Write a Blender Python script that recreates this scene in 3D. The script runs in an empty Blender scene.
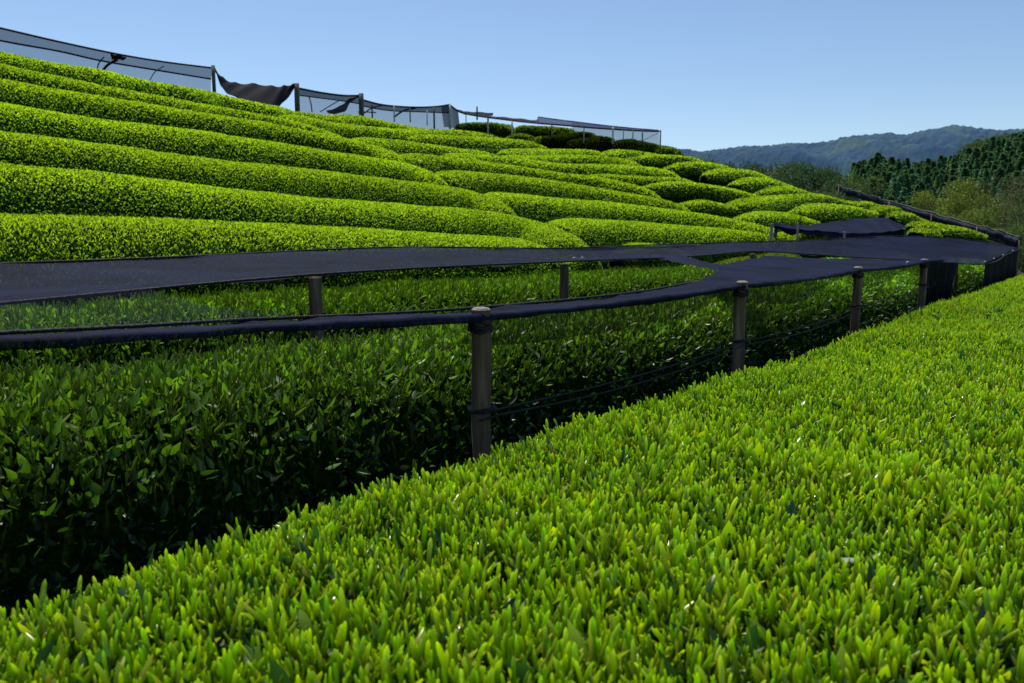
import bpy, math, random
import numpy as np
from mathutils import Vector, noise as mnoise

rng = np.random.default_rng(11)
random.seed(5)
scene = bpy.context.scene
COL = scene.collection

# ------------------------------------------------------------------ camera model
CAMZ = 1.35
F = 28.0 / 36.0 * 1024
HORIZ = 232.0
PITCH = math.atan((341.5 - HORIZ) / F)
CP, SP = math.cos(PITCH), math.sin(PITCH)

def ray(px, py):
    X = (px - 512.0) / F; Y = (341.5 - py) / F
    yy = CP + Y * SP
    return X / yy, (-SP + Y * CP) / yy

def W(px, py, d):
    a, v = ray(px, py)
    return (a * d, d, v * d + CAMZ)

UX, UY = 0.63, 0.7766          # direction of the near rows
def ST(s, t, z):               # s: across the rows (uphill), t: along, z: relative to the eye
    return (t * UX - s * UY, t * UY + s * UX, z + CAMZ)

# ------------------------------------------------------------------ hill canopy profile
def a0(px): return (px - 512.0) / F / (CP + (341.5 - 200) / F * SP)
COLUMNS = {
    -160: [(214, 4.3), (150, 5.6), (108, 6.9), (76, 8.2), (50, 9.5), (33, 10.8), (16, 12.1), (15, 13)],
    0:   [(218, 5.04), (165, 6.55), (132, 8.05), (103, 9.56), (80, 11.06), (65, 12.6), (50, 14.1), (49, 15.2)],
    100: [(219, 5.5), (173, 7.15), (144, 8.8), (120, 10.5), (97, 12.15), (85, 13.8), (68.5, 15.45), (68, 16.7)],
    200: [(222, 6.1), (186, 7.9), (159, 9.73), (131, 11.55), (113, 13.4), (104, 15.2), (89, 17.0), (88, 18.3)],
    275: [(226, 6.65), (194.5, 8.6), (166.5, 10.6), (143.5, 12.55), (126, 14.55), (117.5, 16.4), (105.5, 18.6), (104.5, 20.8)],
    350: [(230, 7.3), (201, 9.39), (175, 11.55), (156, 13.7), (140, 15.9), (136, 17.7), (126, 20.0), (114, 22.3), (113, 23.6)],
    450: [(235, 8.3), (208, 10.7), (188, 13.2), (171, 15.7), (157, 18.1), (149, 20.6), (137, 23.0), (130, 25.5), (128, 27.0), (123, 33)],
    560: [(241, 9.9), (219, 12.7), (199, 15.6), (182, 18.5), (173, 21.2), (164, 24.1), (155, 27.1), (149, 29.6), (147, 31.5), (139, 34.5), (130, 38), (126.5, 40)],
    625: [(241.6, 11.1), (222, 13.8), (204, 16.2), (193.5, 18.5), (180, 21.3), (166, 24.6), (157, 28.0), (151, 30.3), (150.3, 31.2), (147, 33.5), (142, 35)],
    690: [(243, 12.5), (226, 14.9), (212, 17.0), (199, 19.4), (182, 22.0), (174, 24.0), (164, 26.5), (156.5, 29.0), (155, 30.5)],
    760: [(238, 14.0), (231, 15.6), (213, 18.5), (198.5, 21.0), (192, 23.0), (178.5, 25.5), (172.5, 28.0), (172, 29.0)],
    850: [(236, 16.0), (225, 17.6), (206, 21.5), (199, 24.0), (198, 25.0)],
    905: [(238, 17.0), (227, 18.6), (212, 21.8), (206, 24.6), (205.5, 25.4)],
    940: [(240, 17.5), (229, 19.4), (222.5, 21.4), (222, 22.3)],
    985: [(242, 18.4), (231, 20.4), (230, 21.5)],
    1060: [(250, 18.5), (247, 20.5), (247, 21.5)],
}
DS = np.arange(0.0, 130.01, 0.25)
_cols = sorted(COLUMNS)
CA = np.array([a0(c) for c in _cols])
CZ = []
for c in _cols:
    a = a0(c)
    pts = []
    for (y, d) in COLUMNS[c]:
        pts.append((d, ray(c, y)[1] * d))
    p = UX - a * UY
    first = pts[0][0]
    near = [(0.0, -0.53)]
    if p > 0.05:
        for s, z in ((2.5, -0.53), (4.05, -0.31)):
            d = s / p
            if d < first * 0.93: near.append((d, z))
    if len(near) == 1 or near[-1][1] < -0.5:
        dd = near[-1][0]
        if dd < first * 0.6: near.append((first * 0.62, -0.52))
    pts = near + pts
    dl, zl = pts[-1]
    if c < 420:
        pts += [(dl + 12, zl - 1.0), (dl + 40, zl - 9.0), (130.0, zl - 16)]
    else:
        pts += [(dl + 2.0, zl - 0.25), (dl + 8, zl - 2.6), (dl + 25, -8.0), (dl + 45, -10.0), (130.0, -10.0)]
    xs, zs = zip(*pts)
    CZ.append(np.interp(DS, xs, zs))
CZ = np.array(CZ)
_k = np.array([1, 2, 3, 2, 1], float); _k /= _k.sum()
CZ = np.array([np.convolve(np.pad(r, 2, mode='edge'), _k, mode='valid') for r in CZ])
AF = np.linspace(CA[0], CA[-1], 240)
HZ = np.array([np.interp(AF, CA, CZ[:, j]) for j in range(len(DS))]).T      # [a, d]
_g = np.exp(-0.5 * (np.arange(-5, 6) / 2.4) ** 2); _g /= _g.sum()
HZ = np.array([np.convolve(np.pad(HZ[:, j], 5, mode='edge'), _g, mode='valid') for j in range(HZ.shape[1])]).T

def canopy(a, d):
    """height of the clipped tea tops, relative to the eye"""
    a = np.asarray(a, float); d = np.asarray(d, float)
    ia = np.clip((a - AF[0]) / (AF[1] - AF[0]), 0, len(AF) - 1.001)
    jd = np.clip(d / 0.25, 0, len(DS) - 1.001)
    i = ia.astype(int); j = jd.astype(int); fa = ia - i; fd = jd - j
    return ((HZ[i, j] * (1 - fa) + HZ[i + 1, j] * fa) * (1 - fd) + (HZ[i, j + 1] * (1 - fa) + HZ[i + 1, j + 1] * fa) * fd)

def canopy_xy(x, y):
    x = np.asarray(x, float); y = np.asarray(y, float)
    yy = np.maximum(y, 0.4)
    return canopy(x / yy, yy)

def cast(px, py):
    a, v = ray(px, py)
    dd = np.arange(3.2, 60, 0.05)
    z = canopy(np.full_like(dd, a), dd)
    g = z - v * dd
    ok = np.nonzero(g >= 0)[0]
    if len(ok): d = dd[ok[0]]
    else: d = dd[np.argmax(z / dd)]
    return a * d, d

HEDGE_H = 0.64
# ------------------------------------------------------------------ helpers
def mesh_np(name, verts, faces_list, mats, cols=None, smooth=True, mat_idx=None, parent=None, link=True):
    """faces_list: list of int arrays (n,k)"""
    me = bpy.data.meshes.new(name)
    verts = np.asarray(verts, np.float32)
    me.vertices.add(len(verts)); me.vertices.foreach_set('co', verts.ravel())
    loops = np.concatenate([f.ravel() for f in faces_list]).astype(np.int32)
    sizes = np.concatenate([np.full(len(f), f.shape[1]) for f in faces_list]).astype(np.int32)
    starts = np.concatenate([[0], np.cumsum(sizes)[:-1]]).astype(np.int32)
    me.loops.add(len(loops)); me.loops.foreach_set('vertex_index', loops)
    me.polygons.add(len(sizes)); me.polygons.foreach_set('loop_start', starts)
    me.polygons.foreach_set('use_smooth', np.full(len(sizes), smooth))
    if mat_idx is not None: me.polygons.foreach_set('material_index', np.asarray(mat_idx, np.int32))
    for m in mats: me.materials.append(m)
    if cols is not None:
        at = me.attributes.new('tint', 'FLOAT_COLOR', 'POINT')
        c4 = np.ones((len(verts), 4), np.float32); c4[:, :3] = cols
        at.data.foreach_set('color', c4.ravel())
    me.update(calc_edges=True)
    o = bpy.data.objects.new(name, me)
    if link: COL.objects.link(o)
    if parent: o.parent = parent
    return o

class MB:
    """collects verts and faces of one mesh"""
    def __init__(self): self.v = []; self.f = []; self.mi = []
    def add(self, vs, fs, mi=0):
        b = len(self.v); self.v += [tuple(p) for p in vs]
        for f in fs: self.f.append(tuple(i + b for i in f)); self.mi.append(mi)
    def tube(self, pts, r, n=8, cap=True, mi=0):
        pts = [Vector(p) for p in pts]
        rs = r if isinstance(r, (list, tuple)) else [r] * len(pts)
        rings = []
        for i, p in enumerate(pts):
            t = (pts[min(i + 1, len(pts) - 1)] - pts[max(i - 1, 0)]).normalized()
            ref = Vector((0, 0, 1)) if abs(t.z) < 0.9 else Vector((0, 1, 0))
            u = t.cross(ref).normalized(); w = u.cross(t).normalized()
            rings.append([p + (u * math.cos(k * 2 * math.pi / n) + w * math.sin(k * 2 * math.pi / n)) * rs[i] for k in range(n)])
        vs = [q for ring in rings for q in ring]; fs = []
        for i in range(len(pts) - 1):
            for k in range(n):
                fs.append((i * n + k, i * n + (k + 1) % n, (i + 1) * n + (k + 1) % n, (i + 1) * n + k))
        if cap:
            fs.append(tuple(range(n))[::-1]); fs.append(tuple((len(pts) - 1) * n + k for k in range(n)))
        self.add(vs, fs, mi)
    def grid(self, rows, mi=0):
        nr, nc = len(rows), len(rows[0])
        self.add([p for r in rows for p in r],
                 [(i * nc + j, i * nc + j + 1, (i + 1) * nc + j + 1, (i + 1) * nc + j) for i in range(nr - 1) for j in range(nc - 1)], mi)
    def build(self, name, mats, parent=None, smooth=True):
        me = bpy.data.meshes.new(name); me.from_pydata(self.v, [], self.f); me.update()
        mats = mats if isinstance(mats, (list, tuple)) else [mats]
        for m in mats: me.materials.append(m)
        for p, k in zip(me.polygons, self.mi): p.material_index = k; p.use_smooth = smooth
        o = bpy.data.objects.new(name, me); COL.objects.link(o)
        if parent: o.parent = parent
        return o

def tag(o, label=None, cat=None, group=None, kind=None):
    if label: o['label'] = label
    if cat: o['category'] = cat
    if group: o['group'] = group
    if kind: o['kind'] = kind
    return o

def empty(name, label, cat, loc=(0, 0, 0), group=None):
    o = bpy.data.objects.new(name, None); COL.objects.link(o); o.location = loc
    o.empty_display_size = 0.1
    return tag(o, label, cat, group)

# ------------------------------------------------------------------ materials
def new_mat(name):
    m = bpy.data.materials.new(name); m.use_nodes = True
    nt = m.node_tree; nt.nodes.clear()
    out = nt.nodes.new('ShaderNodeOutputMaterial')
    return m, nt, out
def N(nt, t, **kw):
    n = nt.nodes.new(t)
    for k, v in kw.items(): setattr(n, k, v)
    return n
def ramp(nt, stops):
    r = N(nt, 'ShaderNodeValToRGB')
    el = r.color_ramp.elements
    while len(el) < len(stops): el.new(0.5)
    for e, (p, c) in zip(el, stops): e.position = p; e.color = (*c, 1)
    return r

def leaf_mat(name, rough=0.42, spec=0.45, trans=0.45, tgain=(1.15, 1.35, 0.6)):
    m, nt, out = new_mat(name); L = nt.links
    at = N(nt, 'ShaderNodeAttribute', attribute_name='tint')
    b = N(nt, 'ShaderNodeBsdfPrincipled')
    b.inputs['Roughness'].default_value = rough
    b.inputs['Specular IOR Level'].default_value = spec
    L.new(at.outputs['Color'], b.inputs['Base Color'])
    mul = N(nt, 'ShaderNodeMix', data_type='RGBA', blend_type='MULTIPLY'); mul.inputs[0].default_value = 1
    mul.inputs[7].default_value = (*tgain, 1)
    L.new(at.outputs['Color'], mul.inputs[6])
    t = N(nt, 'ShaderNodeBsdfTranslucent'); L.new(mul.outputs[2], t.inputs['Color'])
    mx = N(nt, 'ShaderNodeMixShader'); mx.inputs[0].default_value = trans
    L.new(b.outputs[0], mx.inputs[1]); L.new(t.outputs[0], mx.inputs[2]); L.new(mx.outputs[0], out.inputs[0])
    return m

M_SHOOT = leaf_mat('young_tea_shoot', 0.26, 0.6, 0.48)
M_LEAF = leaf_mat('tea_leaf', 0.45, 0.5, 0.36)
M_FAR = leaf_mat('clipped_tea_leaf', 0.5, 0.35, 0.46)
M_TREE = leaf_mat('tree_leaf', 0.6, 0.25, 0.3, (1.1, 1.15, 0.6))

def core_mat():
    m, nt, out = new_mat('hedge_inside'); L = nt.links
    tc = N(nt, 'ShaderNodeTexCoord'); n = N(nt, 'ShaderNodeTexNoise'); n.inputs['Scale'].default_value = 60; n.inputs['Detail'].default_value = 4
    L.new(tc.outputs['Object'], n.inputs['Vector'])
    r = ramp(nt, [(0.35, (0.004, 0.008, 0.002)), (0.7, (0.018, 0.038, 0.005))]); L.new(n.outputs['Fac'], r.inputs[0])
    b = N(nt, 'ShaderNodeBsdfDiffuse')
    L.new(r.outputs[0], b.inputs['Color']); L.new(b.outputs[0], out.inputs[0])
    return m
M_CORE = core_mat()

def noise_mat(name, stops, scale=8.0, rough=0.9, bump=0.0, stretch=(1, 1, 1), detail=6, spec=0.3, bscale=None):
    m, nt, out = new_mat(name); L = nt.links
    tc = N(nt, 'ShaderNodeTexCoord'); mp = N(nt, 'ShaderNodeMapping'); mp.inputs['Scale'].default_value = stretch
    L.new(tc.outputs['Object'], mp.inputs[0])
    n = N(nt, 'ShaderNodeTexNoise'); n.inputs['Scale'].default_value = scale; n.inputs['Detail'].default_value = detail
    L.new(mp.outputs[0], n.inputs['Vector'])
    r = ramp(nt, stops); L.new(n.outputs['Fac'], r.inputs[0])
    b = N(nt, 'ShaderNodeBsdfPrincipled'); b.inputs['Roughness'].default_value = rough; b.inputs['Specular IOR Level'].default_value = spec
    L.new(r.outputs[0], b.inputs['Base Color'])
    if bump:
        n2 = N(nt, 'ShaderNodeTexNoise'); n2.inputs['Scale'].default_value = bscale or scale * 2; n2.inputs['Detail'].default_value = 5
        L.new(mp.outputs[0], n2.inputs['Vector'])
        bp = N(nt, 'ShaderNodeBump'); bp.inputs['Strength'].default_value = bump; bp.inputs['Distance'].default_value = 0.02
        L.new(n2.outputs['Fac'], bp.inputs['Height']); L.new(bp.outputs[0], b.inputs['Normal'])
    L.new(b.outputs[0], out.inputs[0])
    return m
M_GROUND = noise_mat('soil_and_grass', [(0.3, (0.012, 0.010, 0.006)), (0.5, (0.035, 0.030, 0.014)), (0.7, (0.03, 0.05, 0.012))], 3.0, 0.95, 0.6)
M_WOOD = noise_mat('weathered_wood', [(0.25, (0.03, 0.020, 0.014)), (0.5, (0.15, 0.105, 0.072)), (0.72, (0.30, 0.235, 0.175))], 26, 0.85, 0.9, (1, 1, 0.06), spec=0.2)
M_ENDGRAIN = noise_mat('cut_wood_end', [(0.3, (0.13, 0.115, 0.095)), (0.7, (0.36, 0.33, 0.29))], 60, 0.8, 0.3)
M_STEEL = noise_mat('galvanised_pipe', [(0.3, (0.35, 0.36, 0.36)), (0.7, (0.6, 0.61, 0.6))], 14, 0.45, 0.0)
M_DARKPIPE = noise_mat('dark_pipe', [(0.3, (0.03, 0.04, 0.035)), (0.7, (0.09, 0.11, 0.09))], 14, 0.6, 0.0)
M_ROPE = noise_mat('black_cord', [(0.3, (0.006, 0.006, 0.008)), (0.7, (0.02, 0.02, 0.025))], 90, 0.7, 0.4)
M_BARK = noise_mat('bark', [(0.3, (0.03, 0.022, 0.016)), (0.7, (0.10, 0.08, 0.06))], 6, 0.9, 0.5, (1, 1, 0.2))

def net_mat(name, thr, col=(0.0052, 0.0072, 0.0215), gain=1.0, flat=None, lim=None):  # blue of the reflected sky is put into this black net's colour
    """woven shade net: the flatter the view across it, the less shows through the holes"""
    m, nt, out = new_mat(name); L = nt.links
    lw = N(nt, 'ShaderNodeLayerWeight'); lw.inputs['Blend'].default_value = 0.5
    cs = N(nt, 'ShaderNodeMath', operation='SUBTRACT'); cs.inputs[0].default_value = 1.0; L.new(lw.outputs['Facing'], cs.inputs[1])
    mxm = N(nt, 'ShaderNodeMath', operation='MAXIMUM'); mxm.inputs[1].default_value = lim or (0.24 if thr > 0.3 else 0.08); L.new(cs.outputs[0], mxm.inputs[0])
    inv = N(nt, 'ShaderNodeMath', operation='DIVIDE'); inv.inputs[0].default_value = 1.0; L.new(mxm.outputs[0], inv.inputs[1])
    pw = N(nt, 'ShaderNodeMath', operation='POWER'); pw.inputs[0].default_value = thr; L.new(inv.outputs[0], pw.inputs[1])
    tc = N(nt, 'ShaderNodeTexCoord')
    mp = N(nt, 'ShaderNodeMapping'); mp.inputs['Rotation'].default_value = (0, 0, math.radians(-51)); mp.inputs['Scale'].default_value = (1.2, 26, 1.2)
    L.new(tc.outputs['Object'], mp.inputs[0])
    n = N(nt, 'ShaderNodeTexNoise'); n.inputs['Scale'].default_value = 3.0; n.inputs['Detail'].default_value = 6; L.new(mp.outputs[0], n.inputs['Vector'])
    n3 = N(nt, 'ShaderNodeTexNoise'); n3.inputs['Scale'].default_value = 2.2; n3.inputs['Detail'].default_value = 3; L.new(tc.outputs['Object'], n3.inputs['Vector'])
    c0 = tuple(c * 0.35 * gain for c in col); c1 = tuple(c * 2.0 * gain for c in col)
    r = ramp(nt, [(0.36, c0), (0.66, c1)])
    ad = N(nt, 'ShaderNodeMath', operation='ADD'); L.new(n.outputs['Fac'], ad.inputs[0]); L.new(n3.outputs['Fac'], ad.inputs[1])
    hf = N(nt, 'ShaderNodeMath', operation='MULTIPLY'); hf.inputs[1].default_value = 0.5; L.new(ad.outputs[0], hf.inputs[0])
    L.new(hf.outputs[0], r.inputs[0])
    b = N(nt, 'ShaderNodeBsdfPrincipled'); b.inputs['Roughness'].default_value = 0.75; b.inputs['Specular IOR Level'].default_value = 0.04
    L.new(r.outputs[0], b.inputs['Base Color'])
    n2 = N(nt, 'ShaderNodeTexNoise'); n2.inputs['Scale'].default_value = 140; L.new(tc.outputs['Object'], n2.inputs['Vector'])
    bp = N(nt, 'ShaderNodeBump'); bp.inputs['Strength'].default_value = 0.35; bp.inputs['Distance'].default_value = 0.003
    L.new(n2.outputs['Fac'], bp.inputs['Height']); L.new(bp.outputs[0], b.inputs['Normal'])
    tr = N(nt, 'ShaderNodeBsdfTransparent')
    mx = N(nt, 'ShaderNodeMixShader')
    if flat is None: L.new(pw.outputs[0], mx.inputs[0])
    else: mx.inputs[0].default_value = flat
    L.new(b.outputs[0], mx.inputs[1]); L.new(tr.outputs[0], mx.inputs[2])
    L.new(mx.outputs[0], out.inputs[0])
    return m
M_NET = net_mat('black_shade_net', 0.36)
M_NET2 = net_mat('doubled_shade_net', 0.10)
M_SPREAD = net_mat('spread_shade_net', 0.60)
M_SPREAD2 = net_mat('drawn_shade_net', 0.50, lim=0.11)
M_CURTAIN = net_mat('shadow_tinted_net', 0.10, (0.0035, 0.0045, 0.010))  # darker copy of the net, with the curtains' shadow in its colour
M_SHEER = net_mat('sheer_shade_net', 0.80, flat=0.86, gain=2.0)
M_SKYNET = net_mat('ridge_shade_net', 0.62, (0.034, 0.050, 0.150), flat=0.46)
M_RIDGE = net_mat('ridge_net_roof', 0.3, (0.014, 0.019, 0.065), flat=0.12)
M_ROOF = net_mat('ridge_net_roof_left', 0.3, (0.030, 0.042, 0.135), flat=0.28)
M_FLAP = net_mat('hanging_net_edge', 0.5, (0.010, 0.012, 0.024), flat=0.42)

# ------------------------------------------------------------------ leaf templates
def blade(rows, L=1.0, Wd=0.3, fold=0.5, bend=0.15, p=0.75, pointed=False):
    """a leaf along +Z from the origin, opening towards +X"""
    v = []
    for i in range(rows + 1):
        u = i / rows
        w = Wd * ((max(0.0, 1 - abs(2 * u - 1) ** 2.6) ** 0.6 * 0.75 + 0.25 * math.sin(math.pi * u ** p)) if not pointed else math.sin(math.pi * min(1, (0.06 + 0.94 * u) ** p)) if u < 1 else 0.02) + Wd * (0.30 if not pointed and u in (0, 1) else 0)
        x = bend * u * u
        v += [(x + fold * w * 0.5, -w * 0.5, u * L), (x, 0, u * L), (x + fold * w * 0.5, w * 0.5, u * L)]
    f = []
    for i in range(rows):
        b = i * 3
        f += [(b, b + 1, b + 4, b + 3), (b + 1, b + 2, b + 5, b + 4)]
    return np.array(v), np.array(f)

def rot(v, yaw=0, tilt=0):
    c, s = math.cos(tilt), math.sin(tilt)
    x = v[:, 0] * c + v[:, 2] * s; z = -v[:, 0] * s + v[:, 2] * c
    v = np.stack([x, v[:, 1], z], 1)
    c, s = math.cos(yaw), math.sin(yaw)
    return np.stack([v[:, 0] * c - v[:, 1] * s, v[:, 0] * s + v[:, 1] * c, v[:, 2]], 1)

def join(parts):
    vs, fs, hs, b = [], [], [], 0
    for v, f in parts:
        vs.append(v); fs.append(f + b); b += len(v)
    return np.concatenate(vs), np.concatenate(fs)

def finger(n, zs, rad, bend=0.0):
    """a rolled young leaf: a fleshy tapered finger with a rounded tip"""
    v = []
    for z in zs:
        r = rad * (0.75 + 0.35 * z) * (1.0 if z < 0.78 else math.sqrt(max(0.04, 1 - ((z - 0.78) / 0.22) ** 2)))
        for k in range(n):
            t = 2 * math.pi * k / n
            v.append((math.cos(t) * r + bend * z * z, math.sin(t) * r * 1.25, z))
    f = [(i * n + k, i * n + (k + 1) % n, (i + 1) * n + (k + 1) % n, (i + 1) * n + k) for i in range(len(zs) - 1) for k in range(n)]
    return np.array(v), np.array(f)

def shoot_templates(rows, n, lower=True):
    out = []
    for k in range(n):
        r = random.Random(k * 7 + rows)
        y0 = r.random() * 6.28
        parts = []
        if rows >= 4: ns, zs = 6, (0, 0.4, 0.78, 0.93, 1.0)
        elif rows >= 2: ns, zs = 4, (0, 0.78, 0.94, 1.0)
        else: ns, zs = 3, (0, 0.82, 1.0)
        v, f = finger(ns, zs, r.uniform(0.036, 0.050), r.uniform(-.1, .14)); parts.append((rot(v, y0, r.uniform(-.06, .10)), f))
        v, f = finger(ns, zs, r.uniform(0.036, 0.052), r.uniform(.0, .2)); v = v * r.uniform(.65, 1.0) + np.array([[0.07, 0, 0]]); parts.append((rot(v, y0 + 2.6, r.uniform(.12, .38)), f))
        if k % 2: v, f = finger(ns, zs, r.uniform(0.036, 0.05), r.uniform(.0, .25)); v = v * r.uniform(.5, .85) + np.array([[0.07, 0, 0]]); parts.append((rot(v, y0 + 4.6, r.uniform(.25, .6)), f))
        if k % 4 == 0: v, f = blade(rows, r.uniform(.7, .95), 0.20, 0.9, r.uniform(.1, .35), 1.0); parts.append((rot(v, y0 + 4.9, r.uniform(.3, .7)), f))
        if lower and k % 4 == 3:
            v, f = blade(rows, r.uniform(.8, 1.05), 0.36, 0.5, r.uniform(.1, .4), 0.9, True); parts.append((rot(v, y0 + r.uniform(0, 6), r.uniform(.5, 1.0)), f))
        out.append(join(parts))
    return out

def kite():
    v = np.array([(0, 0, 0), (0.10, -0.34, 0.5), (0.0, 0.0, 1.0), (0.10, 0.34, 0.5)])
    return [(v, np.array([(0, 1, 2, 3)]))]
def simple_leaf(rows, n=3, wd=0.42):
    out = []
    for k in range(n):
        r = random.Random(k + 40)
        out.append(blade(rows, 1.0, wd * r.uniform(.85, 1.1), r.uniform(.25, .7), r.uniform(-.05, .3), 0.8, True))
    return out

T_SHOOT_HI = shoot_templates(4, 8)
T_SHOOT_MID = shoot_templates(2, 6)
T_SHOOT_LO = shoot_templates(1, 6, lower=False)
T_LEAF_HI = simple_leaf(4)
T_LEAF_MID = simple_leaf(2)
T_KITE = kite()

def frames(axis, yaw):
    """matrices whose Z is axis, turned by yaw"""
    z = axis / np.linalg.norm(axis, axis=1, keepdims=True)
    ref = np.where(np.abs(z[:, 2:3]) > 0.95, np.array([[1., 0, 0]]), np.array([[0, 0, 1.]]))
    x = np.cross(ref, z); x /= np.linalg.norm(x, axis=1, keepdims=True)
    y = np.cross(z, x)
    c = np.cos(yaw)[:, None]; s = np.sin(yaw)[:, None]
    return np.stack([x * c + y * s, -x * s + y * c, z], 2)      # columns

class Leaves:
    def __init__(self): self.v = []; self.f = {}; self.c = []; self.n = 0; self.mi = []
    def add(self, templates, pos, axis, size, cols, mi=0, yaw=None, tipgain=None):
        if len(pos) == 0: return
        if yaw is None: yaw = rng.uniform(0, 6.283, len(pos))
        R = frames(axis, yaw)
        pick = rng.integers(0, len(templates), len(pos))
        for k, (tv, tf) in enumerate(templates):
            sel = np.nonzero(pick == k)[0]
            if len(sel) == 0: continue
            V = np.einsum('nij,vj->nvi', R[sel], tv) * size[sel, None, None] + pos[sel, None, :]
            nv = len(tv)
            Fq = tf[None] + (np.arange(len(sel)) * nv)[:, None, None] + self.n
            C = np.repeat(cols[sel][:, None, :], nv, 1)
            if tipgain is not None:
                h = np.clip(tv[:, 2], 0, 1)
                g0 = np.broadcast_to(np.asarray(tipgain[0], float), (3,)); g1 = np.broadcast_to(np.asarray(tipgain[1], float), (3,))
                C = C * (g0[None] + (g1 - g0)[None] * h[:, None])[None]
            self.v.append(V.reshape(-1, 3)); self.c.append(C.reshape(-1, 3))
            self.f.setdefault(tf.shape[1], []).append((Fq.reshape(-1, tf.shape[1]), mi))
            self.n += len(sel) * nv
    def add_core(self, verts, quads, mi, col):
        self.v.append(verts); self.c.append(np.repeat(np.array([col]), len(verts), 0))
        self.f.setdefault(4, []).append((quads + self.n, mi)); self.n += len(verts)
    def build(self, name, mats, parent=None):
        fl = []; mi = []
        for k in self.f:
            for f, m in self.f[k]: fl.append(f); mi.append(np.full(len(f), m))
        return mesh_np(name, np.concatenate(self.v), fl, mats, np.concatenate(self.c), True, np.concatenate(mi), parent)

# low-frequency value noise for tints
_ns = rng.uniform(0, 100, 3)
def vnoise(p, sc):
    q = p * sc
    return (np.sin(q[:, 0] * 1.3 + _ns[0] + 1.7 * np.sin(q[:, 1] * .9)) + np.sin(q[:, 1] * 1.7 + _ns[1] + 1.3 * np.sin(q[:, 0] * 1.1 + 2)) + np.sin((q[:, 0] + q[:, 1]) * 2.3 + _ns[2])) / 3

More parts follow.
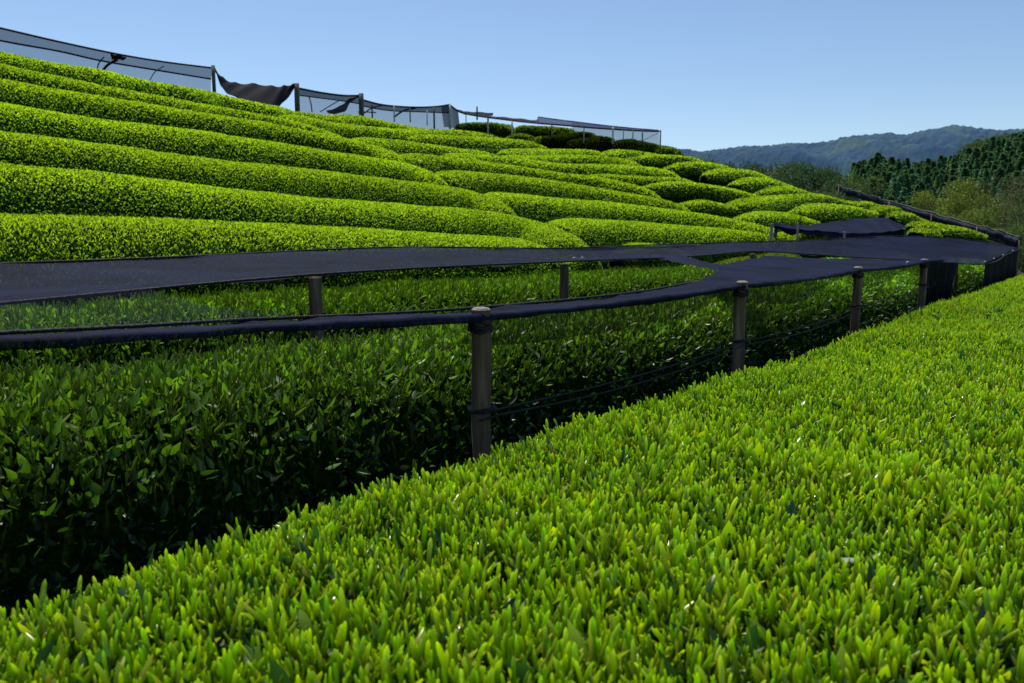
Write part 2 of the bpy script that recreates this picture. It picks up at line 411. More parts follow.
# ------------------------------------------------------------------ hedge surface
class HedgeSurf:
    """clipped tea row: centre line (n,2), half width per point, top height per point (relative to the eye)"""
    def __init__(self, c, w, H, expo=2.8, tilt=0.6, ztop=None, cap0=True, cap1=True, caplen=0.6, bump=1.0, lens=False):
        self.c = c; self.n = len(c)
        t = np.gradient(c, axis=0); t /= np.linalg.norm(t, axis=1, keepdims=True) + 1e-9
        self.t = t; self.nrm = np.stack([-t[:, 1], t[:, 0]], 1)
        L = np.concatenate([[0], np.cumsum(np.linalg.norm(np.diff(c, axis=0), axis=1))])
        self.L = L; e = np.ones(self.n)
        if cap0: e = np.minimum(e, np.sqrt(np.clip(1 - (1 - np.clip(L / caplen, 0, 1)) ** 2, 0.02, 1)))
        if cap1: e = np.minimum(e, np.sqrt(np.clip(1 - (1 - np.clip((L[-1] - L) / caplen, 0, 1)) ** 2, 0.02, 1)))
        if lens:
            u = np.minimum(np.clip(L / caplen, 0, 1), np.clip((L[-1] - L) / caplen, 0, 1)); e = np.sin(u * math.pi / 2)
        self.w = w * (0.25 + 0.75 * e); self.e = e
        self.H = H * ((0.35 + 0.65 * e ** 0.7) if not lens else (0.62 + 0.38 * e)); self.H0 = H
        self.expo = expo; self.tilt = tilt; self.bump = bump
        self.zc = canopy_xy(c[:, 0], c[:, 1]) if ztop is None else ztop
    def point(self, i, q):
        """i float index array, q in [-1,1]"""
        i = np.clip(i, 0, self.n - 1.001); k = i.astype(int); f = (i - k)[:, None]
        lerp = lambda A: A[k] * (1 - f[:, 0]) + A[k + 1] * f[:, 0]
        c = self.c[k] * (1 - f) + self.c[k + 1] * f
        nr = self.nrm[k] * (1 - f) + self.nrm[k + 1] * f
        w = lerp(self.w); H = lerp(self.H); zc = lerp(self.zc)
        xy = c + nr * (q * w)[:, None]
        prof = (1 - np.abs(q) ** self.expo) ** 0.55
        dz = (canopy_xy(xy[:, 0], xy[:, 1]) - canopy_xy(c[:, 0], c[:, 1])) * self.tilt
        dz = np.clip(dz, -0.4, 0.4)
        z = zc - self.H0 + dz + prof * H
        bump = self.bump * (0.018 * vnoise(xy, 2.1) + 0.012 * vnoise(xy, 5.3))
        z = z + bump * prof
        return np.stack([xy[:, 0], xy[:, 1], z + CAMZ], 1), prof
    def core(self, lv, mi, nq=13, shrink=0.04):
        qs = np.sin(np.linspace(-math.pi / 2, math.pi / 2, nq))
        I, Q = np.meshgrid(np.arange(self.n, dtype=float), qs, indexing='ij')
        P, prof = self.point(I.ravel(), Q.ravel())
        P[:, 2] -= shrink
        P = P.reshape(self.n, nq, 3)
        P[:, 0, 2] -= 0.25 + max(0, 0.64 - self.H0); P[:, -1, 2] -= 0.25 + max(0, 0.64 - self.H0)
        idx = np.arange(self.n * nq).reshape(self.n, nq)
        quads = np.stack([idx[:-1, :-1].ravel(), idx[1:, :-1].ravel(), idx[1:, 1:].ravel(), idx[:-1, 1:].ravel()], 1)
        lv.add_core(P.reshape(-1, 3), quads, mi, (0.02, 0.04, 0.008))
    def sample(self, dens_fn, dmin=0):
        """random points on the surface; dens_fn(distance)-> elements per m2"""
        out_i, out_q = [], []
        for k in range(self.n - 1):
            seg = self.L[k + 1] - self.L[k]
            cx, cy = self.c[k]
            d = math.hypot(cx, cy)
            arc = 2 * (self.w[k] + 0.8 * self.H[k])
            m = rng.poisson(seg * arc * dens_fn(max(d, 0.6)))
            if m == 0: continue
            out_i.append(k + rng.random(m))
            # q spread evenly by arc length: parameter by angle with flat top and steep sides
            wt, ht = self.w[k], 0.8 * self.H[k]
            u = rng.random(m) * 2 - 1
            fr = wt / (wt + ht)
            p86 = (1 - 0.86 ** self.expo) ** 0.55
            hz = np.clip(p86 * (1 - (np.abs(u) - fr) / (1 - fr)), 0.0, p86)
            q = np.where(np.abs(u) < fr, u / fr * 0.86, np.sign(u) * (1 - hz ** (1 / 0.55)) ** (1 / self.expo))
            out_q.append(np.clip(q, -0.999, 0.999))
        if not out_i: return (np.zeros((0, 3)),) * 2 + (np.zeros(0),) * 2
        i = np.concatenate(out_i); q = np.concatenate(out_q)
        P, prof = self.point(i, q)
        P1, _ = self.point(i, np.clip(q + 0.01, -1, 1)); P0, _ = self.point(i, np.clip(q - 0.01, -1, 1))
        k = np.clip(i.astype(int), 0, self.n - 1)
        T = np.concatenate([self.t[k], np.zeros((len(k), 1))], 1)
        nm = np.cross(T, P1 - P0); nm /= np.linalg.norm(nm, axis=1, keepdims=True) + 1e-9
        nm[nm[:, 2] < 0] *= 1
        return P, nm, prof, q

def jitter(n, s): return rng.normal(0, s, (n, 3))

YOUNG = np.array([0.430, 0.560, 0.018]); YELLOW = np.array([0.60, 0.66, 0.022]); MID = np.array([0.200, 0.345, 0.016]); DARK = np.array([0.022, 0.060, 0.009])

def hill_hedge(line, w, name_label, tone=1.0, shade=False, H=HEDGE_H, ztop=None, cap0=True, cap1=True, lens=False):
    hs = HedgeSurf(line, w, H, lens=lens, expo=3.6 if shade else (3.2 if lens else 2.4), tilt=0.7 if lens else 0.45, ztop=ztop, cap0=cap0, cap1=cap1, caplen=0.4 if shade else (1.5 if lens else 0.55 + 0.02 * np.hypot(*line.mean(0))), bump=0.4)
    lv = Leaves(); hs.core(lv, 1)
    size_fn = lambda d: max(0.021, 1.65 * d / F)
    P, nm, prof, q = hs.sample(lambda d: 2.5 / size_fn(d) ** 2)
    n = len(P); d = np.hypot(P[:, 0], P[:, 1])
    sz = np.maximum(0.021, 1.65 * d / F) * rng.uniform(0.75, 1.35, n)
    ax = nm * 0.75 + np.array([[0, 0, 0.38]]) + jitter(n, 0.6)
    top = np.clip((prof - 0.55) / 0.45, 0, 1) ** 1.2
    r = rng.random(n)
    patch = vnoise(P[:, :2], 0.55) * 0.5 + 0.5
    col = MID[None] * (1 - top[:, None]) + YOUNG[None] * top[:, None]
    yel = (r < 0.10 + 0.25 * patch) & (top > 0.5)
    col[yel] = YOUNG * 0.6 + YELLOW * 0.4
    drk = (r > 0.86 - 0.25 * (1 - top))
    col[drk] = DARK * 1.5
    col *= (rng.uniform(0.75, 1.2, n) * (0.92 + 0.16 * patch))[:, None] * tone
    pos = P - nm * (sz * rng.uniform(0.2, 0.7, n))[:, None]
    far = d > 6.5
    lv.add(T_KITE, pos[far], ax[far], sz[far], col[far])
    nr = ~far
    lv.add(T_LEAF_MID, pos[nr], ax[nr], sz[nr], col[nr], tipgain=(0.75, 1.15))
    o = lv.build('tea_hedge', [M_FAR, M_CORE])
    return tag(o, name_label, 'tea hedge', 'clipped tea hedges in rows')

# ------------------------------------------------------------------ rows traced up the slope
ROWS = [
 # label, pixel points along the clipped top, extend left?
 ('tea hedge directly above the navy net at the left, lowest lit row', [(0, 218), (100, 219), (200, 222), (350, 229), (400, 232), (470, 236), (548, 241)], 1),
 ('thick tea hedge second above the navy net, ending in a blunt nose mid-slope', [(0, 165), (100, 173), (200, 186), (317, 199), (400, 205), (484, 211), (523, 218), (552, 227), (563, 239)], 1),
 ('long tea hedge third above the navy net, left edge to mid-slope', [(0, 132), (100, 144), (200, 159), (300, 169), (400, 181), (470, 190), (490, 198), (500, 206)], 1),
 ('long tea hedge fourth above the navy net, tapering to a dark notch', [(0, 103), (97, 120), (200, 131.5), (300, 147), (400, 163), (425, 168), (436, 177)], 1),
 ('long tea hedge fifth above the navy net, dipping to a point', [(0, 80.5), (100, 97), (200, 113), (258, 122), (337, 137), (390, 150), (398, 157)], 1),
 ('tea hedge just below the ridge row at upper left', [(0, 65), (100, 86), (200, 104), (278, 118), (335, 133), (348, 139)], 1),
 ('topmost tea hedge along the ridge under the blue net at upper left', [(0, 50), (60, 61), (120, 73), (200, 88), (240, 95), (268, 100.5), (290, 107), (304, 112)], 1),
 ('ridge tea hedge beginning beside the sagging black net', [(275, 106), (290, 105), (317, 109), (360, 114), (400, 118), (424, 123), (445, 129)], 0),
 ('tea hedge with a small dark hole below the ridge posts', [(275, 113), (300, 116), (337, 124), (400, 130), (440, 130), (468, 131.5), (495, 135), (512, 140)], 0),
 ('thin tea hedge between ridge row and notch, fading at mid ridge', [(350, 137), (380, 138.5), (430, 145), (470, 150.5), (500, 153.5)], 0),
 ('tea hedge passing under the mid-ridge net posts', [(405, 133), (436, 135.5), (492, 138.2), (529, 141), (549, 146.5)], 0),
 ('slim yellowish tea hedge just below the dark shaded hedges', [(499, 150), (529, 149.6), (560, 149.3), (595, 150.5), (612, 153)], 0),
 ('long tea hedge starting at the pointed dip mid-slope', [(396, 153), (420, 154), (450, 157.5), (503, 164.5), (560, 173), (604, 178), (640, 187), (667, 197)], 0),
 ('tea hedge second below the dark shaded hedges, centre of ridge', [(500, 157), (530, 156), (560, 155.6), (604, 156), (628, 160), (640, 164.5)], 0),
 ('tea hedge third below the dark shaded hedges, rounded right end', [(440, 151.5), (480, 154.5), (520, 159), (560, 164.3), (621, 165.5), (665, 169), (684, 175)], 0),
 ('tea hedge starting at the dark notch, running right to mid slope', [(436, 175), (450, 170.6), (503, 175), (560, 182), (630, 194), (672, 202), (699, 211)], 0),
 ('thick tea hedge in mid slope running from overlap to fence of net', [(477, 192), (505, 193.4), (560, 199), (613, 203), (665, 209.5), (700, 214), (735, 220), (758, 226), (785, 232), (800, 238)], 0),
 ('thick tea hedge rising from the blunt nose behind the net', [(549, 224), (558, 220.5), (580, 219), (613, 221), (665, 225), (720, 229), (755, 232.5), (785, 237), (800, 241)], 0),
 ('short tea hedge barely showing over the net at mid picture', [(617, 245), (648, 241.6), (672, 242), (684, 246)], 0),
 ('slim tea hedge near the crest right of the dark shaded hedges', [(602, 152.5), (634, 150.5), (655, 151.5), (672, 154)], 0),
 ('tea hedge on the crest tapering against the far mountain', [(625, 158.5), (658, 155), (692, 157), (713, 161.5)], 0),
 ('tea hedge second on the crest tapering against the wooded valley', [(664, 166.5), (682, 163.5), (700, 162), (720, 164.5), (736, 169)], 0),
 ('tea hedge third on the crest with bare dark stems below its left end', [(704, 173), (727, 169.5), (745, 170), (764, 173), (785, 178.5)], 0),
 ('tea hedge between two dark furrows in the upper middle right', [(575, 169.5), (595, 173.4), (644, 177.5), (687, 178), (702, 182.5)], 0),
 ('bright tea hedge with a deep shadow along its lower edge', [(640, 184.5), (660, 182), (683, 182), (718, 186.5), (743, 191), (764, 197.5)], 0),
 ('short bright tea hedge stepping down toward the wavy row', [(679, 199.5), (706, 199), (722, 201.5), (738, 206)], 0),
 ('long wavy tea hedge curving up toward the right edge of the slope', [(722, 204.5), (741, 201), (781, 196), (818, 194), (843, 198), (855, 203)], 0),
 ('tea hedge fourth on the crest, narrow lens shape', [(730, 184), (752, 179), (790, 180), (813, 184.5)], 0),
 ('tea hedge fifth on the crest, pointed at both ends', [(755, 193.5), (781, 188), (808, 186), (828, 192)], 0),
 ('tea hedge beside the small net shelter, rounded right nose', [(733, 217.5), (764, 213), (790, 211), (811, 215), (819, 221)], 0),
 ('bright lens-shaped tea hedge just above the small net shelter', [(789, 211.5), (805, 207), (829, 204), (852, 206), (877, 213)], 0),
 ('small tea hedge tucked behind the wavy row near the net roll', [(841, 197.5), (853, 196), (866, 200.5)], 0),
 ('small oval tea hedge below the upper end of the net roll', [(857, 204), (867, 201), (880, 204.5)], 0),
 ('dull green oval tea hedge under the post of the net roll', [(872, 210.5), (888, 206), (905, 211.5)], 0),
 ('flat dull green tea hedge below the middle of the net roll', [(892, 214.5), (909, 211.8), (932, 217.5)], 0),
 ('thin tea hedge strip right of the small net shelter', [(910, 222.5), (922, 221.5), (933, 223)], 0),
 ('small bright tea hedge at the right corner of the small net shelter', [(917, 228), (928, 227), (939, 230.5)], 0),
 ('low tea hedge strip just under the net roll', [(929, 224), (938, 222.4), (948, 224)], 0),
 ('dull green tea hedge by the lower end of the net roll', [(940, 228.5), (960, 225), (987, 231.5)], 0),
]
SHADED = [
 ('dark shaded tea hedge under the ridge net, leftmost of five', [(452, 128), (475, 124), (500, 124), (512, 127)]),
 ('dark shaded tea hedge highest under the ridge net', [(512, 128), (530, 126.5), (550, 127), (576, 132)]),
 ('small dark tea bush at the post under the ridge net', [(508, 137), (520, 134), (531, 137)]),
 ('dark shaded tea hedge slanting below the flat ridge net', [(533, 140), (555, 136), (580, 132), (597, 136)]),
 ('dark shaded tea hedge with black front below the flat ridge net', [(571, 143.5), (585, 139), (600, 136.5), (613, 139.5)]),
 ('dark shaded tea hedge right of the bright ridge post', [(614, 141.5), (633, 140), (650, 143.5), (660, 147)]),
 ('dark rounded tea hedge at the outer end of the ridge net', [(657, 147), (666, 146.5), (676, 150)]),
]
def trace(pts, ext):
    pts = np.array(pts, float)
    if not ext: pts[0, 1] = pts[1, 1] + (pts[0, 1] - pts[1, 1]) * (0.4 if pts[0, 0] < 595 else 0.2)
    if pts[-1, 0] > 580: pts[-1, 1] = pts[-2, 1] + (pts[-1, 1] - pts[-2, 1]) * (0.45 if pts[0, 0] < 595 else 0.3)
    seg = np.concatenate([[0], np.cumsum(np.hypot(*np.diff(pts, axis=0).T))])
    ts = np.linspace(0, seg[-1], max(10, int(seg[-1] / 4)))
    X = np.interp(ts, seg, pts[:, 0]); Y = np.interp(ts, seg, pts[:, 1])
    ker = np.array([1, 2, 3, 2, 1.]) / 9
    if len(Y) > 8:
        Ys = np.convolve(np.pad(Y, 2, mode='reflect', reflect_type='odd'), ker, 'valid'); Y = Ys
    P = np.array([cast(x, y) for x, y in zip(X, Y)])
    if len(P) > 8:
        for _ in range(4):
            P = np.stack([np.convolve(np.pad(P[:, k], 2, mode='reflect', reflect_type='odd'), ker, 'valid') for k in range(2)], 1)
    if ext:
        dv = P[0] - P[4]; dv /= np.linalg.norm(dv)
        P = np.concatenate([[P[0] + dv * s for s in (3.0, 2.2, 1.5, 0.8, .3)], P])
    L = np.concatenate([[0], np.cumsum(np.linalg.norm(np.diff(P, axis=0), axis=1))])
    ss = np.linspace(0, L[-1], max(8, int(L[-1] / 0.3)))
    return np.stack([np.interp(ss, L, P[:, 0]), np.interp(ss, L, P[:, 1])], 1)

lines = [trace(p, e) for _, p, e in ROWS]
shade_lines = []
SH_Z = []
for lab, p in SHADED:
    pts = np.array(p, float)
    pts[0, 1] = pts[1, 1] + (pts[0, 1] - pts[1, 1]) * 0.4; pts[-1, 1] = pts[-2, 1] + (pts[-1, 1] - pts[-2, 1]) * 0.5
    xs = np.linspace(pts[0, 0], pts[-1, 0], 14); ys = np.interp(xs, pts[:, 0], pts[:, 1])
    dpt = 30.5 + (150 - ys) * 0.33
    w3 = np.array([W(x, y, d) for x, y, d in zip(xs, ys, dpt)])
    shade_lines.append(w3[:, :2]); SH_Z.append(w3[:, 2] - CAMZ)

allp = np.concatenate(lines + shade_lines); owner = np.concatenate([np.full(len(l), k) for k, l in enumerate(lines + shade_lines)])
def widths(k, line):
    t = np.gradient(line, axis=0); t /= np.linalg.norm(t, axis=1, keepdims=True)
    nr = np.stack([-t[:, 1], t[:, 0]], 1)
    oth = allp[owner != k]
    w = np.full(len(line), 0.85)
    for i, p in enumerate(line):
        D = oth - p
        al = np.abs(D @ t[i]); pe = np.abs(D @ nr[i])
        ok = (al < 0.35) & (pe < 3) & (pe > 0.5)
        if ok.any(): w[i] = min(0.98, max(0.42, 0.455 * pe[ok].min()))
    ker = np.ones(9) / 9
    w = np.convolve(np.pad(w, 4, mode='edge'), ker, 'valid')
    return w
import os
ONLY = None
for k, ((lab, p, e), l) in enumerate(zip(ROWS, lines)):
    tone = 1.0 + 0.06 * math.sin(k * 2.4)
    if p[0][0] > 870: tone *= 0.8
    hill_hedge(l, widths(k, l), lab, tone * 1.12, cap0=not e, lens=p[0][0] > 595, H=0.26 if p[0][0] > 850 else (0.36 if p[0][0] > 595 else HEDGE_H))
for k, ((lab, p), l) in enumerate(zip(SHADED, shade_lines)):
    hill_hedge(l, np.full(len(l), 0.62), lab, 0.5, shade=True, H=0.45, ztop=SH_Z[k])  # net shade put into the colour by a darker leaf tone

# ------------------------------------------------------------------ rows under the near nets (A, B) and the foreground row
def straight(s, t0, t1, step=0.2):
    ts = np.arange(t0, t1, step)
    return np.array([ST(s, t, 0)[:2] for t in ts]), ts

def near_hedge(s, t0, t1, w, H, ztop_fn, label, young_top, H_leaf=0.042, dens=1.0, tone=1.0):
    c, ts = straight(s, t0, t1)
    hs = HedgeSurf(c, np.full(len(c), w) + 0.03 * np.sin(ts * 1.7), H, expo=3.0, tilt=0.0, ztop=np.array([ztop_fn(t) for t in ts]))
    lv = Leaves(); hs.core(lv, 1, shrink=0.07)
    size = lambda d: max(H_leaf, 3.0 * d / F)
    P, nm, prof, q = hs.sample(lambda d: dens * 5.0 / size(d) ** 2)
    n = len(P); d = np.hypot(P[:, 0], P[:, 1])
    sz = np.maximum(H_leaf, 3.0 * d / F) * rng.uniform(0.6, 1.35, n)
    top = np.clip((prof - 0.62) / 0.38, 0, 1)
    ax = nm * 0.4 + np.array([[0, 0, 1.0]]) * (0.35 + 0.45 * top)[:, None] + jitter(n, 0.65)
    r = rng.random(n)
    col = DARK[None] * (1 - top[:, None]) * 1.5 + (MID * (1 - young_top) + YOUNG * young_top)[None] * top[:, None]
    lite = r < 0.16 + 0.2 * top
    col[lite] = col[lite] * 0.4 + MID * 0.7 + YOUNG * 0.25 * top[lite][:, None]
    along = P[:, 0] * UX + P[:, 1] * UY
    painted_sun = 1 + 1.3 * np.clip((along - 2.5) / 6, 0, 1) * (0.3 + 0.7 * top)  # sunlight past the nets painted in: leaves brighten along the row
    col *= ((0.45 + 1.3 * rng.random(n) ** 1.6) * (painted_sun if s < 3 else 1))[:, None] * tone * np.array([[0.78, 1.0, 1.25]])
    pos = P - nm * (sz * 0.2 + rng.random(n) ** 1.5 * 0.10)[:, None]
    a = d < 4.2
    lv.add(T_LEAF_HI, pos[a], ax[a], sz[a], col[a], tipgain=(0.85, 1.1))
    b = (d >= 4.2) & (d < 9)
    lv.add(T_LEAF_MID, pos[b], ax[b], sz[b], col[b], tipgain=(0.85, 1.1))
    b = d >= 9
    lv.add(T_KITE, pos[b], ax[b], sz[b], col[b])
    # shoots standing on the clipped top
    P, nm, prof, q = hs.sample(lambda d: 620 * young_top if d < 6 else 300 * young_top)
    k = (prof > 0.7); P = P[k]; nm = nm[k]; n = len(P)
    ax = np.array([[0, 0, 1.0]]) + nm * 0.3 + jitter(n, 0.2)
    col = (MID * 0.45 + YOUNG * 0.5)[None] * rng.uniform(0.7, 1.3, n)[:, None] * tone
    lv.add(T_SHOOT_MID, P - nm * 0.02, ax, rng.uniform(0.035, 0.07, n), col, tipgain=(0.7, 1.2))
    o = lv.build('tea_hedge', [M_LEAF, M_CORE])
    return tag(o, label, 'tea hedge', 'tea hedges below the near shade nets')

near_hedge(2.42, -2.6, 15.5, 0.60, 0.74, lambda t: -0.435 - 0.004 * max(0, t - 5), 'dark leafy tea hedge in shade right behind the front wooden posts', 0.62, 0.040, 1.2, 0.52)  # dimmed tone paints the net's shade into these leaves
near_hedge(4.02, -2.8, 14.5, 0.60, 0.70, lambda t: -0.365 - 0.012 * max(0, t - 6), 'half-shaded tea hedge seen between the two black net strips', 0.9, 0.032, 0.7, 1.0)

def foreground():
    YOUNG = np.array([0.405, 0.585, 0.011]); YELLOW = np.array([0.63, 0.70, 0.016]); MID = np.array([0.15, 0.33, 0.010])
    s0, w = 0.505, 0.962
    ts = np.arange(-0.6, 15.5, 0.15)
    c = np.array([ST(s0 + 0.012 * math.sin(t * 1.3), t, 0)[:2] for t in ts])
    hs = HedgeSurf(c, np.full(len(c), w), 0.72, expo=9.0, tilt=0.0, ztop=-0.548 + 0.012 * np.sin(ts * 0.9 + 1) + 0.002 * ts)
    lv = Leaves(); hs.core(lv, 1, nq=21, shrink=0.045)
    def vis(P, wide=False):
        x, y, z = P[:, 0], P[:, 1], P[:, 2] - CAMZ
        dep = y * CP - z * SP; up = z * CP + y * SP
        px = 512 + F * x / np.maximum(dep, 0.05); py = 341.5 - F * up / np.maximum(dep, 0.05)
        return (dep > 0.05) & (px > -700) & (px < 2600) if wide else (dep > 0.25) & (px > -260) & (px < 1240) & (py < 900)
    # upright young shoots
    P, nm, prof, q = hs.sample(lambda d: 5700 if d < 3.2 else (5000 if d < 5.5 else 3600))
    k = vis(P) & (prof > 0.45); P = P[k]; nm = nm[k]; prof = prof[k]
    n = len(P); d = np.linalg.norm(P - np.array([[0, 0, CAMZ]]), axis=1)
    patch = vnoise(P[:, :2], 3.0) * 0.5 + 0.5; patch2 = vnoise(P[:, :2], 23.0) * 0.5 + 0.5
    keep = rng.random(n) < 0.42 + 0.75 * patch2
    P = P[keep]; nm = nm[keep]; d = d[keep]; patch = patch[keep]; n = len(P)
    lean = np.array([[math.sin(math.radians(-30)), math.cos(math.radians(-30)), 0]])
    ax = np.array([[0, 0, 1.0]]) + nm * 0.25 + lean * 0.05 + jitter(n, 0.27)
    sz = rng.uniform(0.028, 0.060, n) * (0.85 + 0.3 * patch)
    sz *= np.where(rng.random(n) < 0.06, 1.4, 1.0)
    sz = np.maximum(sz, 5.2 * d / F * rng.uniform(.8, 1.2, n))
    r = rng.random(n)
    col = YOUNG[None] * rng.uniform(0.75, 1.2, n)[:, None]
    yl = r < 0.25 + 0.25 * patch; col[yl] = (YOUNG * 0.5 + YELLOW * 0.5) * rng.uniform(0.85, 1.15, yl.sum())[:, None]
    gr = r > 0.82; col[gr] = (YOUNG * 0.55 + MID * 0.5) * rng.uniform(0.8, 1.2, gr.sum())[:, None]
    gd = r > 0.994; col[gd] = np.array([0.42, 0.40, 0.02])
    pos = P - np.array([[0, 0, 0.020]]) + np.stack([np.zeros(n), np.zeros(n), rng.normal(0, 0.009, n)], 1)
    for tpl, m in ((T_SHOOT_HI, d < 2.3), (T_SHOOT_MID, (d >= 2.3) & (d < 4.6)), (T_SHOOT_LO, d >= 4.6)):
        lv.add(tpl, pos[m], ax[m], sz[m], col[m], tipgain=((0.06, 0.13, 0.25), (1.42, 1.27, 1.0)))  # yellow tips; near-black bases are painted shade between the shoots
    # older leaves below and between the shoots
    P, nm, prof, q = hs.sample(lambda d: 1500 if d < 3.2 else 700)
    k = vis(P, True); P = P[k]; nm = nm[k]; n = len(P); d = np.linalg.norm(P - np.array([[0, 0, CAMZ]]), axis=1)
    ax = nm * 0.5 + jitter(n, 0.6) + np.array([[0, 0, 0.2]])
    col = (DARK * 1.3 + MID * 0.15)[None] * rng.uniform(0.6, 1.5, n)[:, None]
    lv.add(T_LEAF_HI, P - nm * 0.015, ax, rng.uniform(0.022, 0.042, n), col, mi=2, tipgain=(0.9, 1.1))
    # a few glossy old leaves standing up through the flush
    P, nm, prof, q = hs.sample(lambda d: 85)
    k = vis(P) & (prof > 0.5); P = P[k]; nm = nm[k]; n = len(P)
    ax = np.array([[0, 0, 0.7]]) + jitter(n, 0.55)
    col = np.array([[0.030, 0.085, 0.022]]) * rng.uniform(0.7, 1.6, n)[:, None]
    lv.add(T_LEAF_HI, P - nm * 0.0, ax, rng.uniform(0.030, 0.056, n), col, mi=2)
    o = lv.build('tea_hedge', [M_SHOOT, M_CORE, M_LEAF])
    tag(o, 'broad sunlit tea hedge of upright yellow-green shoots filling the lower right', 'tea hedge')
foreground()

# ------------------------------------------------------------------ ground
def ground():
    ths = np.concatenate([np.radians(np.arange(-56, 56.01, 0.7)), np.radians(np.arange(62, 300, 6.0))])
    rs = np.concatenate([[0.0], np.arange(0.4, 60, 0.5), np.geomspace(61, 9000, 36)])
    T, R = np.meshgrid(ths, rs, indexing='ij')
    x = R * np.sin(T); y = R * np.cos(T)
    fr = np.clip((np.radians(66) - np.abs(((T + math.pi) % (2 * math.pi)) - math.pi)) / np.radians(14), 0, 1)
    yy = np.maximum(y, 0.01)
    z = canopy(np.clip(x / yy, AF[0], AF[-1]), np.minimum(np.maximum(y, R * 0.5), 129))
    s = -x * UY + y * UX
    z = z * fr + (-0.55) * (1 - fr)
    z = z - HEDGE_H - 0.04
    z = np.where(s < 3.1, np.minimum(z, -1.26), z) + CAMZ
    z += 0.03 * np.sin(x * 3.1) * np.sin(y * 2.7)
    nt, nr = T.shape
    idx = np.arange(nt * nr).reshape(nt, nr)
    nx = np.roll(idx, -1, 0)
    quads = np.stack([idx[:, :-1].ravel(), idx[:, 1:].ravel(), nx[:, 1:].ravel(), nx[:, :-1].ravel()], 1)
    o = mesh_np('ground', np.stack([x, y, z], 2).reshape(-1, 3), [quads], [M_GROUND])
    tag(o, kind='structure')
ground()

# ------------------------------------------------------------------ far landscape
def far_mat(name, stops, scale, bump, dist):
    m, nt, out = new_mat(name); L = nt.links
    tc = N(nt, 'ShaderNodeTexCoord')
    n = N(nt, 'ShaderNodeTexNoise'); n.inputs['Scale'].default_value = scale; n.inputs['Detail'].default_value = 7; n.inputs['Roughness'].default_value = 0.62
    L.new(tc.outputs['Object'], n.inputs['Vector'])
    v = N(nt, 'ShaderNodeTexVoronoi'); v.inputs['Scale'].default_value = scale * 7; L.new(tc.outputs['Object'], v.inputs['Vector'])
    r = ramp(nt, stops)
    mm = N(nt, 'ShaderNodeMath', operation='MULTIPLY_ADD'); mm.inputs[1].default_value = -0.22; L.new(v.outputs['Distance'], mm.inputs[0]); L.new(n.outputs['Fac'], mm.inputs[2])
    ad = N(nt, 'ShaderNodeMath', operation='ADD'); ad.inputs[1].default_value = 0.08; L.new(mm.outputs[0], ad.inputs[0])
    L.new(ad.outputs[0], r.inputs[0])
    b = N(nt, 'ShaderNodeBsdfDiffuse'); b.inputs['Roughness'].default_value = 0.9
    L.new(r.outputs[0], b.inputs['Color'])
    bp = N(nt, 'ShaderNodeBump'); bp.inputs['Strength'].default_value = bump; bp.inputs['Distance'].default_value = dist; bp.invert = True
    L.new(v.outputs['Distance'], bp.inputs['Height']); L.new(bp.outputs[0], b.inputs['Normal'])
    L.new(b.outputs[0], out.inputs[0])
    return m
M_MOUNT = far_mat('hazy_forested_mountain', [(0.3, (0.085, 0.150, 0.245)), (0.5, (0.115, 0.195, 0.265)), (0.62, (0.165, 0.255, 0.235)), (0.75, (0.19, 0.225, 0.265))], 0.011, 0.25, 3)  # distance haze is put into these bluish base colours
M_WOODHILL = far_mat('wooded_slope', [(0.3, (0.015, 0.035, 0.016)), (0.55, (0.04, 0.07, 0.03)), (0.75, (0.07, 0.09, 0.04))], 0.05, 0.9, 3)

def fbm(x, y, o=5, ridged=False):
    v = 0; a = 1; tot = 0
    for k in range(o):
        n = mnoise.noise((x * 2 ** k, y * 2 ** k, 3.7 * k))
        if ridged: n = 1 - 2 * abs(n)
        v += a * n; tot += a; a *= 0.52
    return v / tot

def mountain():
    sky = [(560, 158), (640, 152), (675, 150), (700, 151.5), (720, 149), (745, 147), (770, 146), (790, 144), (815, 144), (835, 140), (850, 136), (870, 135), (888, 133.5), (905, 135), (920, 131), (940, 128), (955, 125.5), (975, 128), (1000, 131), (1030, 131), (1080, 134), (1180, 140), (1300, 160)]
    sx = np.array([p[0] for p in sky], float); sy = np.array([p[1] for p in sky], float)
    pxs = np.linspace(565, 1290, 520); nd = 150
    V = np.zeros((len(pxs), nd, 3))
    for i, px in enumerate(pxs):
        ytop = np.interp(px, sx, sy)
        a, v = ray(px, ytop)
        ztop = v * 1900
        for j in range(nd):
            u = j / (nd - 1)
            d = 950 + 1250 * u
            x = a * d
            env = math.sin(min(1, u / 0.76) * math.pi / 2) ** 1.15 if u < 0.76 else 1 - (u - 0.76) * 0.9
            q_ = x / 150 + (d - 1500) / 900 + 0.35 * mnoise.noise((x / 210, d / 260, 9.0))
            rn = 1 - 2 * abs(mnoise.noise((q_, d / 1500, 2.0))) + 0.45 * (1 - 2 * abs(mnoise.noise((q_ * 2.3 + 5, d / 500, 7.0)))) - 0.7
            w = math.sin(min(1, u / 0.76) * math.pi)
            tb = mnoise.noise((x / 11, d / 16, 0)) + 0.7 * mnoise.noise((x / 5.5, d / 8, 4.0))
            z = -20 + (ztop + 20) * env * (d / 1900 if u > .76 else 1) + (rn - 1.0) * 42 * w + 4.2 * tb
            V[i, j] = (x, d, z + CAMZ)
    idx = np.arange(len(pxs) * nd).reshape(len(pxs), nd)
    q = np.stack([idx[:-1, :-1].ravel(), idx[1:, :-1].ravel(), idx[1:, 1:].ravel(), idx[:-1, 1:].ravel()], 1)
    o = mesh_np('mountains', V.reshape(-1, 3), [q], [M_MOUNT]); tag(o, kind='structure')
mountain()

